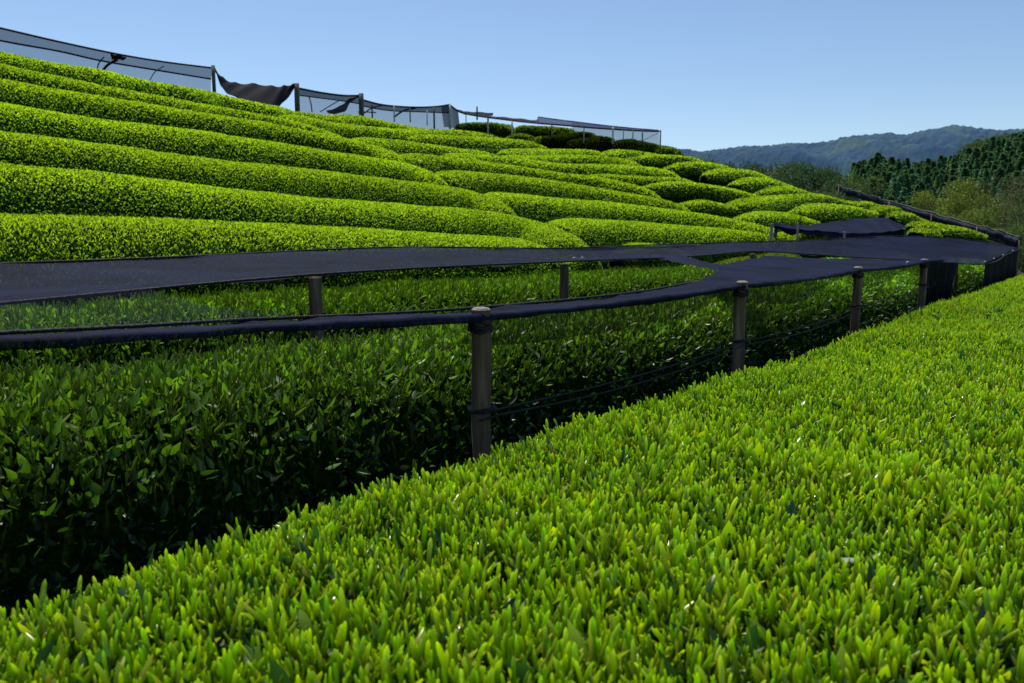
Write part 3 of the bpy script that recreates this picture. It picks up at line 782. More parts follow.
HS = [(700, 235), (800, 232), (838, 195), (846, 182), (870, 175), (888, 178), (911, 180), (942, 175), (967, 162), (985, 155), (1024, 148), (1080, 148), (1200, 138)]
def hill_z(x, d):
    """wooded hillside right: height relative to the eye"""
    px = 512 + F * 1.0 * (x / d)
    yt = np.interp(px, [p[0] for p in HS], [p[1] for p in HS])
    vt = (HORIZ - yt) / F
    zt = vt * 380
    u = np.clip((d - 150) / 230, 0, 1.25)
    e = u * u * (3 - 2 * u) if u < 1 else 1 - (u - 1) * .3
    return -11 + (zt + 11) * e + 2.5 * mnoise.noise((x / 30, d / 30, 1.0))
def woodhill():
    xs = np.linspace(70, 520, 110); ds = np.linspace(110, 440, 80)
    V = np.array([[(x, d, hill_z(x, d) + CAMZ - 0.5) for d in ds] for x in xs])
    idx = np.arange(len(xs) * len(ds)).reshape(len(xs), len(ds))
    q = np.stack([idx[:-1, :-1].ravel(), idx[1:, :-1].ravel(), idx[1:, 1:].ravel(), idx[:-1, 1:].ravel()], 1)
    o = mesh_np('wooded_hillside', V.reshape(-1, 3), [q], [M_WOODHILL]); tag(o, kind='structure')
woodhill()

# trees -------------------------------------------------------------
def conifer_mesh(seed, green):
    r = np.random.default_rng(seed); lv = Leaves()
    global rng
    n = 2300
    u = r.random(n) ** 0.8
    h = 0.10 + 0.90 * u
    rad = (1 - h) ** 0.8 * 0.20 + 0.012
    layer = 0.75 + 0.25 * np.sin(h * 60 + seed)
    th = r.random(n) * 6.283
    lob = 0.8 + 0.25 * np.sin(3 * th + seed + h * 9)
    rr = rad * layer * lob * np.sqrt(r.uniform(0.25, 1, n))
    pos = np.stack([np.cos(th) * rr, np.sin(th) * rr, h], 1)
    ax = np.stack([np.cos(th), np.sin(th), np.full(n, -0.15)], 1) + r.normal(0, .45, (n, 3))
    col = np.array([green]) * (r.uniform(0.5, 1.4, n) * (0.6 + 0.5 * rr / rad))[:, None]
    lv.add(T_KITE, pos, ax, r.uniform(0.03, 0.06, n), col)
    mb = MB(); mb.tube([(0, 0, 0), (0, 0, 0.5), (0, 0, 0.98)], [0.018, 0.012, 0.002], 6)
    tv = np.array(mb.v); tf = np.array([f for f in mb.f if len(f) == 4])
    lv.add_core(tv, tf, 1, (0.05, 0.04, 0.03))
    o = lv.build('conifer', [M_TREE, M_BARK])
    return o

def broad_meshes(seed, col0, sparse=1.0, spread=0.42, leaf=0.021):
    """crown and trunk of a unit-height broadleaf tree"""
    r = np.random.default_rng(seed)
    mb = MB()
    mb.tube([(0, 0, 0), (0.01, 0, 0.2), (0.0, 0.02, 0.45), (0.02, 0.0, 0.7)], [0.035, 0.026, 0.018, 0.008], 8)
    tips = []
    for k in range(9):
        th = k * 2.4 + r.uniform(-.4, .4); z0 = r.uniform(0.18, 0.5)
        ln = r.uniform(0.2, 0.4); up = r.uniform(0.35, 0.95)
        p0 = (0.005, 0.01, z0); p1 = (math.cos(th) * ln * .5, math.sin(th) * ln * .5, z0 + ln * up * .6); p2 = (math.cos(th) * ln, math.sin(th) * ln, z0 + ln * up)
        mb.tube([p0, p1, p2], [0.014, 0.009, 0.003], 6)
        tips.append(p2)
    trunk = mb.build('trunk', M_BARK)
    lv = Leaves()
    clumps = [(np.array(t) + r.normal(0, .02, 3), r.uniform(.10, .17)) for t in tips]
    for k in range(int(22)):
        th = r.uniform(0, 6.283); z = r.uniform(0.35, 0.95)
        rm = spread * math.sqrt(max(0.05, 1 - ((z - 0.58) / 0.42) ** 2)) * r.uniform(0.3, 1)
        clumps.append((np.array([math.cos(th) * rm, math.sin(th) * rm, z]), r.uniform(.07, .14)))
    for c, rad in clumps:
        m = int(330 * sparse * (rad / .11) ** 2)
        dv = r.normal(0, 1, (m, 3)); dv /= np.linalg.norm(dv, axis=1, keepdims=True)
        pos = c + dv * (rad * r.uniform(0.35, 1.1, m) ** 0.6)[:, None] * np.array([[1.1, 1.1, 0.75]])
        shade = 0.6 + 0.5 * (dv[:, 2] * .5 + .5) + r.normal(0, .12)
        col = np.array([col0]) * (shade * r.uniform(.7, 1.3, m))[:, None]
        lv.add(T_KITE, pos, dv * .7 + r.normal(0, .6, (m, 3)), r.uniform(.7, 1.4, m) * leaf, col)
    crown = lv.build('crown', [M_TREE])
    return trunk, crown

con = [conifer_mesh(s, g) for s, g in ((1, (0.105, 0.235, 0.120)), (2, (0.125, 0.26, 0.120)), (3, (0.098, 0.22, 0.122)), (4, (0.15, 0.275, 0.112)))]  # greens lightened and blued to hold some haze
def put(o, loc, h, rz, wide=1.0):
    o.location = loc; o.scale = (h * wide, h * wide, h); o.rotation_euler = (0, 0, rz)
used = set()
def plant_conifer(loc, h, k):
    src = con[k]
    if k not in used: o = src; used.add(k)
    else: o = src.copy(); COL.objects.link(o)
    put(o, loc, h, random.uniform(0, 6.28), random.uniform(1.7, 2.5))
    tag(o, 'dark green conifer in the dense plantation on the distant slope', 'conifer', 'conifers of the plantation on the distant slope')
cnt = 0
rr = random.Random(3)
while cnt < 296:
    d = rr.uniform(215, 385); px = rr.uniform(846, 1060)
    yy = rr.uniform(0, 1)
    x = (px - 512) / F * d
    u = (d - 215) / 170
    if px > 950 and u > 0.86 and rr.random() < 0.6: continue
    plant_conifer((x, d, hill_z(x, d) + CAMZ - 0.6), rr.uniform(5.2, 8.2), cnt % 4); cnt += 1

def forest():
    vs, cs, fs, nb = [], [], [], 0
    me = [c.data for c in con]
    packs = []
    for m in me:
        co = np.zeros(len(m.vertices) * 3); m.vertices.foreach_get('co', co); co = co.reshape(-1, 3)
        cl = np.zeros(len(m.vertices) * 4); m.attributes['tint'].data.foreach_get('color', cl); cl = cl.reshape(-1, 4)[:, :3]
        nk = 2300 * 4
        pick = np.sort(rng.choice(2300, 420, replace=False))
        idx = (pick[:, None] * 4 + np.arange(4)).ravel()
        P = co[idx].reshape(-1, 4, 3); c = P.mean(1, keepdims=True); P = c + (P - c) * 2.1
        packs.append((P.reshape(-1, 3), cl[idx]))
    r = random.Random(77)
    for k in range(800):
        d = r.uniform(205, 400); px = r.uniform(842, 1075); x = (px - 512) / F * d
        h = r.uniform(4.2, 7.0); wd_ = h * r.uniform(1.3, 1.9)
        P, c = packs[k % 4]
        a = r.uniform(0, 6.28)
        Q = np.stack([(P[:, 0] * math.cos(a) - P[:, 1] * math.sin(a)) * wd_ + x, (P[:, 0] * math.sin(a) + P[:, 1] * math.cos(a)) * wd_ + d, P[:, 2] * h + hill_z(x, d) + CAMZ - .6], 1)
        vs.append(Q); cs.append(c * r.uniform(.9, 1.6)); fs.append(np.arange(len(Q)).reshape(-1, 4) + nb); nb += len(Q)
    o = mesh_np('forest', np.concatenate(vs), [np.concatenate(fs)], [M_TREE], np.concatenate(cs))
    tag(o, 'dense dark green conifer forest covering the distant slope at right', 'forest', kind='stuff')
forest()

def plant_broad(src, loc, h, rz, wide, label, group):
    trunk, crown = src
    root = empty('broadleaf_tree', label, 'tree', loc, group)
    root.rotation_euler = (0, 0, rz); root.scale = (h * wide, h * wide, h)
    for p in (trunk, crown):
        if p.parent is None and not p.get('used'):
            o = p; o['used'] = 1
        else:
            o = p.copy(); COL.objects.link(o)
        if 'used' in o: del o['used']
        o.parent = root
    return root
B_OLIVE = broad_meshes(21, (0.105, 0.160, 0.042))
B_DARK = broad_meshes(22, (0.060, 0.115, 0.045))
B_YEL = broad_meshes(23, (0.19, 0.245, 0.040), 0.9, 0.46)
B_BROWN = broad_meshes(24, (0.125, 0.135, 0.055), 0.55, 0.42, 0.018)
B_GREEN = broad_meshes(25, (0.12, 0.20, 0.035), 1.0)
LAB = {'o': 'olive green broadleaf tree in the valley wood behind the tea slope', 'd': 'dark green broadleaf tree in the valley wood behind the tea slope',
       'y': 'yellow-green spring-leafed tree in the wood beyond the net roll', 'b': 'brownish thinly leafed tree in the wood beyond the net roll', 'g': 'fresh green broadleaf tree in the wood beyond the net roll'}
GRP = {'o': 'olive trees in the valley wood', 'd': 'dark trees in the valley wood', 'y': 'yellow-green trees beyond the net roll', 'b': 'brownish trees beyond the net roll', 'g': 'fresh green trees beyond the net roll'}
SRC = {'o': B_OLIVE, 'd': B_DARK, 'y': B_YEL, 'b': B_BROWN, 'g': B_GREEN}
def tree_at(px, ytop, d, zbase, kind, wide=1.0, label=None):
    a, v = ray(px, ytop)
    h = (v * d - zbase) * 0.965
    plant_broad(SRC[kind], (a * d, d, zbase + CAMZ), h, rr.uniform(0, 6.28), wide, label or LAB[kind], None if label else GRP[kind])
# wood behind the tea slope
for px, yt, d, k in [(684, 150, 120, 'b'), (700, 152, 125, 'o'), (712, 156, 120, 'b'), (724, 160, 118, 'o'), (736, 162, 110, 'd'), (748, 167, 105, 'o'), (757, 165, 112, 'd'), (768, 166, 104, 'o'), (777, 163, 110, 'o'), (787, 162, 108, 'd'),
                     (796, 160, 112, 'o'), (806, 163, 104, 'd'), (815, 162, 110, 'o'), (824, 167, 102, 'd'), (832, 174, 98, 'b'), (840, 180, 94, 'd'), (850, 186, 90, 'b'), (845, 174, 130, 'o'), (853, 168, 170, 'o'), (792, 172, 90, 'd'), (812, 178, 88, 'b'), (770, 172, 92, 'd'), (827, 184, 84, 'o')]:
    tree_at(px, yt, d, -10.5, k, 0.62 if d < 130 else .7)
# wood beyond the net roll
tree_at(955, 178, 118, -10, 'y', 0.78, 'large yellow-green tree with a wide crown beyond the net roll')
tree_at(932, 190, 112, -10, 'y', 0.62)
tree_at(975, 190, 110, -10, 'y', 0.6)
for px, yt, d, k in [(915, 205, 100, 'g'), (902, 208, 110, 'g'), (925, 208, 95, 'g'), (945, 210, 90, 'b'), (990, 192, 120, 'b'), (1003, 182, 130, 'b'), (1012, 192, 110, 'b'), (1022, 186, 120, 'o'), (1000, 200, 98, 'o'), (1015, 206, 92, 'b'), (985, 208, 90, 'y'), (1030, 200, 95, 'b'), (965, 212, 84, 'g'), (1005, 218, 80, 'g'), (1024, 222, 78, 'o'), (1045, 190, 100, 'd'), (1040, 168, 140, 'b'),
                     (1000, 170, 200, 'b'), (1020, 168, 210, 'b')]:
    tree_at(px, yt, d, -10, k, 0.66)
rr2 = random.Random(9)
for k in range(34):                                           # mixed crowns along the top of the far slope
    d = rr2.uniform(330, 392); px = rr2.uniform(952, 1050); x = (px - 512) / F * d
    kd = rr2.choice('obbod')
    plant_broad(SRC[kd], (x, d, hill_z(x, d) + CAMZ - 1), rr2.uniform(6, 9.5), rr2.uniform(0, 6.28), 0.85,
                'mixed woodland tree high on the far wooded slope', 'mixed trees high on the far wooded slope')

# ------------------------------------------------------------------ near shade shelter
def lerp_tab(t, tab):
    return float(np.interp(t, [p[0] for p in tab], [p[1] for p in tab]))
Z_NEAR = [(-2.6, -.145), (-1, -.155), (0.4, -.168), (1.1, -.197), (1.8, -.243), (3.74, -.25), (5.67, -.245), (7.6, -.243), (8.6, -.25)]
POST_T = [-0.13, 1.8, 3.735, 5.67, 7.6]
def znear(t):
    sag = 0
    for a, b in zip(POST_T[:-1], POST_T[1:]):
        if a < t < b: sag = -0.012 * math.sin((t - a) / (b - a) * math.pi)
    return lerp_tab(t, Z_NEAR) + sag
shel = empty('shade_shelter', 'low tea shading frame with black nets and wooden posts across the middle of the picture', 'shade shelter', ST(1.6, 1.8, -1.26))
def child(mb, name, mat, parent=shel, smooth=True):
    o = mb.build(name, mat, parent, smooth)
    top = parent
    o.matrix_parent_inverse = parent.matrix_world.inverted() if False else o.matrix_parent_inverse
    inv = Vector((0, 0, 0))
    p = parent
    while p is not None: inv += p.location; p = p.parent
    o.data.transform(__import__('mathutils').Matrix.Translation(-inv))
    return o
def post_mb(base, top, r, seed=0, n=14):
    mb = MB(); rs = random.Random(seed)
    base = Vector(base); top = Vector(top)
    pts = [base.lerp(top, k / 9) + Vector((rs.uniform(-.15, .15) * r, rs.uniform(-.15, .15) * r, 0)) for k in range(10)]
    mb.tube(pts, [r * (1.06 - 0.1 * k / 9 + rs.uniform(-.03, .03)) for k in range(10)], n, cap=False)
    # chamfered, slightly domed cut end
    last = pts[-1]
    rn = []
    for q, zz in ((0.96, 0.0), (0.80, 0.006), (0.4, 0.008)):
        rn.append([(last.x + math.cos(k * 2 * math.pi / n) * r * q, last.y + math.sin(k * 2 * math.pi / n) * r * q, last.z + zz) for k in range(n)])
    mb.add([p for ring in rn for p in ring], [(i * n + k, i * n + (k + 1) % n, (i + 1) * n + (k + 1) % n, (i + 1) * n + k) for i in range(2) for k in range(n)] + [tuple(2 * n + k for k in range(n))], 1)
    return mb
def add_post(base, top, r, seed, tie=True, parent=shel, mats=(M_WOOD, M_ENDGRAIN)):
    o = child(post_mb(base, top, r, seed), 'post', list(mats), parent)
    if tie:
        mb = MB(); b = Vector(base); t = Vector(top)
        for zz in (0.035, 0.05, 0.062):
            c = t - Vector((0, 0, zz)); n = 16
            mb.tube([c + Vector((math.cos(k * 2 * math.pi / n) * r * 1.12, math.sin(k * 2 * math.pi / n) * r * 1.12, 0.004 * math.sin(k + zz * 90))) for k in range(n + 1)], 0.006, 6, cap=False)
        child(mb, 'tie', M_ROPE, o)
    return o
for k, t in enumerate(POST_T[1:]):
    add_post(ST(1.585 + 0.01 * (k % 2), t + (0.012 if k == 0 else 0), -1.3), ST(1.585, t, znear(t) + (0.010 if k == 0 else 0.006)), 0.030, k)
for k, (t, r_) in enumerate(((2.41, .034), (4.5, .032), (7.8, .034))):
    add_post(ST(3.19, t, -1.2), ST(3.19, t, -.222), r_, 10 + k, tie=False, mats=(M_WOOD, M_WOOD))
for k, (px, py, d) in enumerate(((928, 259, 9.4), (957, 259, 9.8), (989, 266, 9.35), (1017, 251, 11.2))):
    p = W(px, py, d); add_post((p[0], p[1], CAMZ - 1.35), p, 0.022, 20 + k, tie=False, mats=(M_WOOD, M_WOOD))

# near strip: gathered along the wire at the left, spread over the row at the right
S_IN = [(-2.6, 1.665), (0.5, 1.69), (1.2, 1.73), (1.8, 1.77), (3.2, 1.79), (4.0, 1.88), (4.6, 2.10), (5.2, 2.34), (5.9, 2.44), (6.5, 2.6), (7.0, 2.62), (7.25, 2.25), (7.5, 1.90), (7.8, 1.80), (8.3, 1.72)]
Z_IN = [(3.4, -.26), (4.0, -.245), (4.6, -.222), (5.2, -.213), (6.2, -.206), (6.9, -.206), (7.2, -.225), (7.6, -.25), (8.4, -.258)]
mb = MB(); rows = []
tt = np.arange(-2.6, 8.31, 0.07)
for t in tt:
    zn = znear(t); si = lerp_tab(t, S_IN); wd = si - 1.565
    row = []
    # rolled hem round the wire
    for k in range(5):
        an = -math.pi * 0.9 + k * math.pi * 0.9 / 4 + math.pi / 2
        rr_ = 0.011 + 0.0025 * math.sin(t * 5) + 0.0018 * math.sin(t * 23 + k) + 0.0015 * math.sin(t * 41 + 2 * k)
        row.append(ST(1.565 - math.cos(an + 0.3) * rr_, t, zn - 0.012 + math.sin(an) * rr_))
    for k in range(1, 13):
        u = k / 12
        s = 1.565 + wd * u
        z = zn * (1 - u) + lerp_tab(t, Z_IN) * u if t > 3.4 else zn - 0.012 * u
        z -= 0.016 * math.sin(u * math.pi) * min(1, wd)
        z += 0.003 * math.sin(t * 31 + u * 11) + 0.006 * math.sin(t * 7 + u * 5) * u + 0.004 * math.sin(t * 17 + u * 9) * u
        row.append(ST(s, t, z))
    rows.append(row)
for lo, hi, k in ((-9, 4.1, 0), (4.04, 7.45, 1), (7.38, 99, 0)):
    mb.grid([r for r, t in zip(rows, tt) if lo < t < hi], k)
o = child(mb, 'shade_net', [M_NET2, M_SPREAD2]); o['label'] = 'front net strip rolled narrow at left and spread wide at right'

# far net sheet
PAIRS = [((-2.8, 3.12, -.31), (-4.2, 4.62, -.165)), ((0.2, 3.12, -.262), (-.6, 4.62, -.168)), ((2.36, 3.12, -.19), (2.0, 4.62, -.160)), ((4.5, 3.12, -.187), (4.3, 4.75, -.125)),
         ((6.2, 3.14, -.198), (6.3, 4.6, -.160)), ((7.6, 3.12, -.178), (8.0, 4.4, -.145)), ((8.2, 2.85, -.21), (9.4, 4.0, -.125)), ((8.7, 2.32, -.258), (10.2, 3.65, -.115)), ((9.5, 2.15, -.29), (11.2, 3.3, -.09)), ((10.4, 1.56, -.35), (12.4, 2.95, -.06)), ((11.8, 1.52, -.27), (13.1, 2.45, -.09)), ((13.1, 1.5, -.195), (13.9, 1.85, -.17))]
mb = MB(); rows = []
us = np.linspace(0, len(PAIRS) - 1, 130)
def cub(tab, u):
    i = int(min(u, len(tab) - 1.0001)); f = u - i
    p = [np.array(tab[max(0, min(len(tab) - 1, i + k))]) for k in (-1, 0, 1, 2)]
    return 0.5 * (2 * p[1] + (p[2] - p[0]) * f + (2 * p[0] - 5 * p[1] + 4 * p[2] - p[3]) * f * f + (3 * p[1] - p[0] - 3 * p[2] + p[3]) * f ** 3)
for u in us:
    A = cub([p[0] for p in PAIRS], u); B = cub([p[1] for p in PAIRS], u)
    row = []
    for k in range(15):
        v = k / 14
        p = A * (1 - v) + B * v
        p = p + np.array([0, 0, -0.035 * math.sin(v * math.pi) + 0.005 * math.sin(u * 9 + v * 5) + 0.004 * math.sin(u * 23 + v * 11)])
        if k == 0: p = p + np.array([0, 0.012, -0.016])
        row.append(ST(p[1], p[0], p[2]))
    rows.append(row)
mb.grid(rows); o = child(mb, 'shade_net', M_SPREAD); o['label'] = 'rear net sheet stretched over the second hedge and the right end'
mb = MB()
hemN = [cub([p[0] for p in PAIRS], u) for u in us]; hemF = [cub([p[1] for p in PAIRS], u) for u in us]
mb.tube([ST(p[1], p[0] + .012, p[2] - .010) for p in hemN], 0.007, 6); mb.tube([ST(p[1], p[0], p[2] + .004) for p in hemF], 0.008, 6)
mb.tube([ST(lerp_tab(t, S_IN), t, znear(t) - .004) for t in np.arange(-2.5, 4.0, 0.1)], 0.005, 6)
child(mb, 'hem', M_ROPE)
M_CLIP = noise_mat('white_clip', [(0.3, (0.45, 0.45, 0.44)), (0.7, (0.7, 0.7, 0.68))], 40, 0.5)
for t, s_, z_ in ((4.52, 3.12, -.178), (4.62, 3.12, -.18), (10.42, 1.55, -.335), (10.9, 1.53, -.312), (11.5, 1.52, -.283), (12.2, 1.51, -.24), (6.9, 1.56, -.238)):
    mb = MB(); p = ST(s_, t, z_); mb.tube([(p[0] - .012, p[1], p[2] - .006), (p[0], p[1], p[2] + .006), (p[0] + .014, p[1], p[2] + .002)], [0.003, 0.005, 0.003], 6)
    child(mb, 'clip', M_CLIP)
# band of net drawn slantwise between the two sheets
mb = MB(); rows = []
for u in np.linspace(0, 1, 40):
    t = 4.98 + 1.07 * u; sc = 2.12 + 1.10 * u ** 0.95; hw = 0.13 - 0.03 * math.sin(u * 3.14)
    rows.append([ST(sc + hw * v * 0.8, t - hw * v * 0.9, -.236 + 0.041 * u - 0.006 * math.sin(u * 3.14) - 0.010 * v * v + .003 * math.sin(u * 30 + v * 4)) for v in np.linspace(-1, 1, 7)])
mb.grid(rows); o = child(mb, 'shade_net', M_NET2); o['label'] = 'slanting band of net between front strip and rear sheet'
# sheer single layer at the left
mb = MB(); rows = []
for t in np.arange(-2.6, 1.5, 0.12):
    rows.append([ST(1.68 + (3.11 - 1.68) * v, t, -.205 + .01 * v - .05 * math.sin(v * math.pi) + .006 * math.sin(t * 6 + v * 4)) for v in np.linspace(0, 1, 12)])
mb.grid(rows); o = child(mb, 'shade_net', M_SHEER); o['label'] = 'sheer single net layer at the left, hedge showing through'
# loose edge hanging under the front wire
mb = MB(); rows = []
for t in np.arange(1.86, 8.2, 0.06):
    ph = [b for b in POST_T if b <= t][-1]
    f = (t - ph) / 1.935
    dr = 0.075 + 0.07 * math.sin(min(1, f) * math.pi) + 0.015 * math.sin(t * 4.1)
    rows.append([ST(1.63 + 0.10 * v + 0.01 * math.sin(t * 9 + v * 4), t, znear(t) - 0.016 - dr * v) for v in np.linspace(0, 1, 6)])
mb.grid(rows); child(mb, 'net_edge', M_FLAP)
# scalloped edge hanging at the back of the rear sheet
mb = MB(); rows = []
for t in np.arange(2.2, 8.4, 0.08):
    f = ((t - 2.3) / 2.05) % 1.0
    dr = 0.05 + 0.15 * math.sin(f * math.pi) ** 0.8
    s_ = float(np.interp(t, [2.0, 5.6, 9.0], [4.62, 4.6, 4.0]))
    rows.append([ST(s_ - 0.02, t, -.15 - dr * v) for v in np.linspace(0, 1, 5)])
mb.grid(rows); child(mb, 'net_edge', M_FLAP)
# hanging curtains at the right end
def curtain(p0, p1, zb0, zb1, name, folds, amp, flare=0.0):
    mb = MB(); rows = []
    p0 = Vector(p0); p1 = Vector(p1); dirv = (p1 - p0); nrm = Vector((-dirv.y, dirv.x, 0)).normalized()
    for i in range(61):
        u = i / 60
        top = p0.lerp(p1, u); zb = zb0 + (zb1 - zb0) * u
        row = []
        for k in range(12):
            v = k / 11
            off = amp * math.sin(u * folds * 6.283 + 0.8 * math.sin(v * 3)) * (0.25 + 0.75 * v)
            q = top + nrm * off + dirv * (flare * v * (0.5 - u))
            q.z = top.z + (zb - top.z) * v + (0.012 * math.sin(u * 9) if v > .9 else 0)
            row.append(tuple(q))
        rows.append(row)
    mb.grid(rows); return child(mb, name, M_CURTAIN)
curtain(W(920, 261.5, 6.9), W(957, 262.5, 7.55), CAMZ - 1.05, CAMZ - 1.05, 'curtain', 4, 0.035, 0.45)
curtain(W(985, 263, 9.0), W(1019, 247, 11.0), CAMZ - 1.2, CAMZ - 1.2, 'curtain', 5, 0.03, 0.06)
# cords along the posts and the wire of the rear net
mb = MB()
TT = np.linspace(1.75, 7.65, 60)
for off in (0.0, 0.018):
    mb.tube([ST(1.545, t, float(np.interp(t, [1.75, 3.74, 5.67, 7.65], [-.54, -.53, -.495, -.45])) - off - 0.02 * abs(math.sin((t - 1.8) / 1.935 * math.pi)) * (1 + off * 40)) for t in TT], 0.0034, 6)
n = 14
for t, z in ((1.81, -.54), (3.735, -.53), (5.67, -.495), (7.6, -.45)):
    mb.tube([ST(1.585 + math.cos(k * 6.283 / n) * 0.041, t + math.sin(k * 6.283 / n) * 0.041, z + 0.003 * math.sin(k)) for k in range(n + 1)], 0.007, 6, cap=False)
child(mb, 'cord', M_ROPE)
mb = MB()
pts = [ST(1.62, 3.80, -.33), ST(1.63, 3.86, -.40), ST(1.65, 3.93, -.47), ST(1.66, 3.97, -.56), ST(1.67, 3.98, -.68), ST(1.67, 3.99, -.85)]
mb.tube(pts, [0.010, 0.014, 0.017, 0.018, 0.018, 0.016], 8); o = child(mb, 'strap', M_ROPE); o['label'] = 'dark twisted strap drooping behind the second post'

# ------------------------------------------------------------------ small shelter right
sm = empty('shade_shelter', 'small black net shelter with pale stakes on the slope right of centre', 'shade shelter', W(800, 245, 14.5))
topE = [(774, 223, 15), (800, 225.2, 15.8), (822, 223.2, 16.8), (845, 220, 17.6), (870, 217.6, 18.4), (888, 218.5, 18.5), (906, 227, 18.0)]
botE = [(774, 226, 14.5), (800, 229.5, 14.4), (822, 231, 14.4), (845, 233.2, 14.5), (870, 233, 14.8), (890, 231.5, 15.0), (905, 229, 15.3)]
mb = MB(); rows = []
for u in np.linspace(0, 6, 49):
    A = cub(topE, u); B = cub(botE, u); pa = np.array(W(*A)); pb = np.array(W(*B))
    rows.append([tuple(pb * (1 - v) + pa * v + np.array([0, 0, -.04 * math.sin(v * 3.14) + 0.01 * math.sin(u * 8 + v * 6)])) for v in np.linspace(0, 1, 9)])
mb.grid(rows); child(mb, 'shade_net', M_NET2, sm)
mb = MB(); rows = []
for u in np.linspace(0, 6, 73):
    B = cub(botE, u); p = np.array(W(*B))
    dr = 0.09 + (0.45 - 0.09) * min(1, max(0, (u - 2.9) / 0.15)) + 0.02 * math.sin(u * 11)
    rows.append([tuple(p + np.array([0.02 * math.sin(u * 9 + v * 3), -.02 - 0.03 * v, -dr * v])) for v in np.linspace(0, 1, 5)])
mb.grid(rows); child(mb, 'net_edge', M_NET2, sm)
mb = MB(); rows = []
for v in np.linspace(0, 1, 8):
    p = np.array(W(774 + 2.5 * v, 223.5 + 2.5 * v, 14.9 - .4 * v)); p2 = p + np.array([0.05 * v, 0, -0.5])
    rows.append([tuple(p * (1 - w) + p2 * w + np.array([.01 * math.sin(w * 9), 0, 0])) for w in np.linspace(0, 1, 6)])
mb.grid(rows); child(mb, 'net_edge', M_NET2, sm)
for px, py, d, r_ in ((772.5, 223.5, 14.4, .028), (798, 223, 14.3, .02), (844.5, 232, 14.35, .022), (904, 229, 15.3, .02)):
    p = W(px, py, d); q = W(px - (2.5 if px < 780 else 0.8), py + 22, d)
    mbp = post_mb(q, p, r_, int(px), 10); child(mbp, 'post', [M_ENDGRAIN, M_ENDGRAIN], sm)
mb = MB()
for px in (812, 821, 829, 838):
    mb.tube([W(px, 230.5, 14.6), W(px + 1, 234, 14.62), W(px - .5, 240, 14.64)], 0.008, 5)
child(mb, 'cord', M_ROPE, sm)
# clipped rows seen through and below the small shelter
def small_row(pts, lab, w=0.6, tone_=0.8):
    l = np.array([W(px, py, d) for px, py, d in pts]); ss = np.linspace(0, len(l) - 1, 14)
    L3 = np.stack([np.interp(ss, range(len(l)), l[:, k]) for k in range(3)], 1)
    hill_hedge(L3[:, :2], np.full(14, w), lab, tone_, ztop=L3[:, 2] - CAMZ)
small_row([(785, 233.5, 15.4), (815, 233, 15.8), (850, 233.5, 16.2)], 'tea hedge inside the small net shelter behind thin cords')
small_row([(716, 263, 9.6), (760, 256, 11.0), (800, 252, 12.3)], 'tea hedge seen in the slot between the two nets near the second shelter', .55, .42)  # leaf tone lowered to paint shade onto this row

# ------------------------------------------------------------------ rolled net on its rail at the right edge of the slope
rollt = empty('net_roll', 'long black net rolled on a sloping rail right of the tea slope', 'net roll', W(888, 215, 26))
M_ROLL = noise_mat('weathered_rolled_net', [(0.3, (0.012, 0.014, 0.022)), (0.7, (0.055, 0.062, 0.085))], 5, 0.8, 0.5, spec=0.1)
RP = [(836, 187.5, 27.5), (858, 194.5, 26.8), (888, 203.5, 26), (930, 215.5, 24.6), (970, 227, 23.3), (1000, 235, 22.5), (1019, 242, 22.0)]
pts = []; rad = []
for u in np.linspace(0, 6, 80):
    q = cub(RP, u); p = Vector(W(*q)) + Vector((0, 0, 0.012 * math.sin(u * 9)))
    pts.append(p); rad.append(0.055 + 0.015 * u / 6 * 3 + 0.014 * math.sin(u * 13) + 0.01 * math.sin(u * 31))
mb = MB(); mb.tube(pts, rad, 12); child(mb, 'rolled_net', M_ROLL, rollt)
mb = MB(); mb.tube([p + Vector((0, -0.05, r + 0.01)) for p, r in zip(pts, rad)], 0.018, 6); child(mb, 'rail', M_DARKPIPE, rollt)
mb = MB(); rows = []
for u in np.linspace(0.5, 6, 60):
    q = cub(RP, u); p = np.array(W(*q))
    dr = 0.10 + 0.16 * (u / 6) + 0.04 * math.sin(u * 5)
    rows.append([tuple(p + np.array([0, -.05 - .04 * v, -0.05 - dr * v])) for v in np.linspace(0, 1, 4)])
mb.grid(rows); child(mb, 'net_edge', M_NET2, rollt)
for px, py, d in ((838, 185, 27.4), (888, 202, 25.9), (930, 214.5, 24.5), (975, 227.5, 23.1), (1017, 241, 22.0)):
    p = W(px, py, d); mbp = MB(); mbp.tube([(p[0], p[1] - .1, p[2] - 1.2), (p[0], p[1] - .1, p[2] + .03)], 0.022, 8); child(mbp, 'post', M_WOOD, rollt)

# ------------------------------------------------------------------ shelters on the ridge
def drop_post(parent, px, py, d, r, mat, ln):
    p = W(px, py, d); mbp = MB(); mbp.tube([(p[0], p[1], p[2] - ln), (p[0], p[1], p[2])], r, 8)
    return child(mbp, 'post', mat, parent)
def sheet(parent, A, B, mat, nv=8, sag=0.0, nu=40, name='shade_net', wob=0.012):
    mb = MB(); rows = []
    for u in np.linspace(0, len(A) - 1, nu):
        a = np.array(W(*cub(A, u))); b = np.array(W(*cub(B, u)))
        rows.append([tuple(a * (1 - v) + b * v + np.array([0, 0, -sag * math.sin(v * 3.1416) + wob * math.sin(u * 7 + v * 5)])) for v in np.linspace(0, 1, nv)])
    mb.grid(rows); return child(mb, name, mat, parent)
def wire(parent, pts, r=0.02, name='wire', mat=M_ROPE):
    mb = MB(); P = [W(*cub(pts, u)) for u in np.linspace(0, len(pts) - 1, len(pts) * 6)]
    mb.tube(P, r, 6); return child(mb, name, mat, parent)

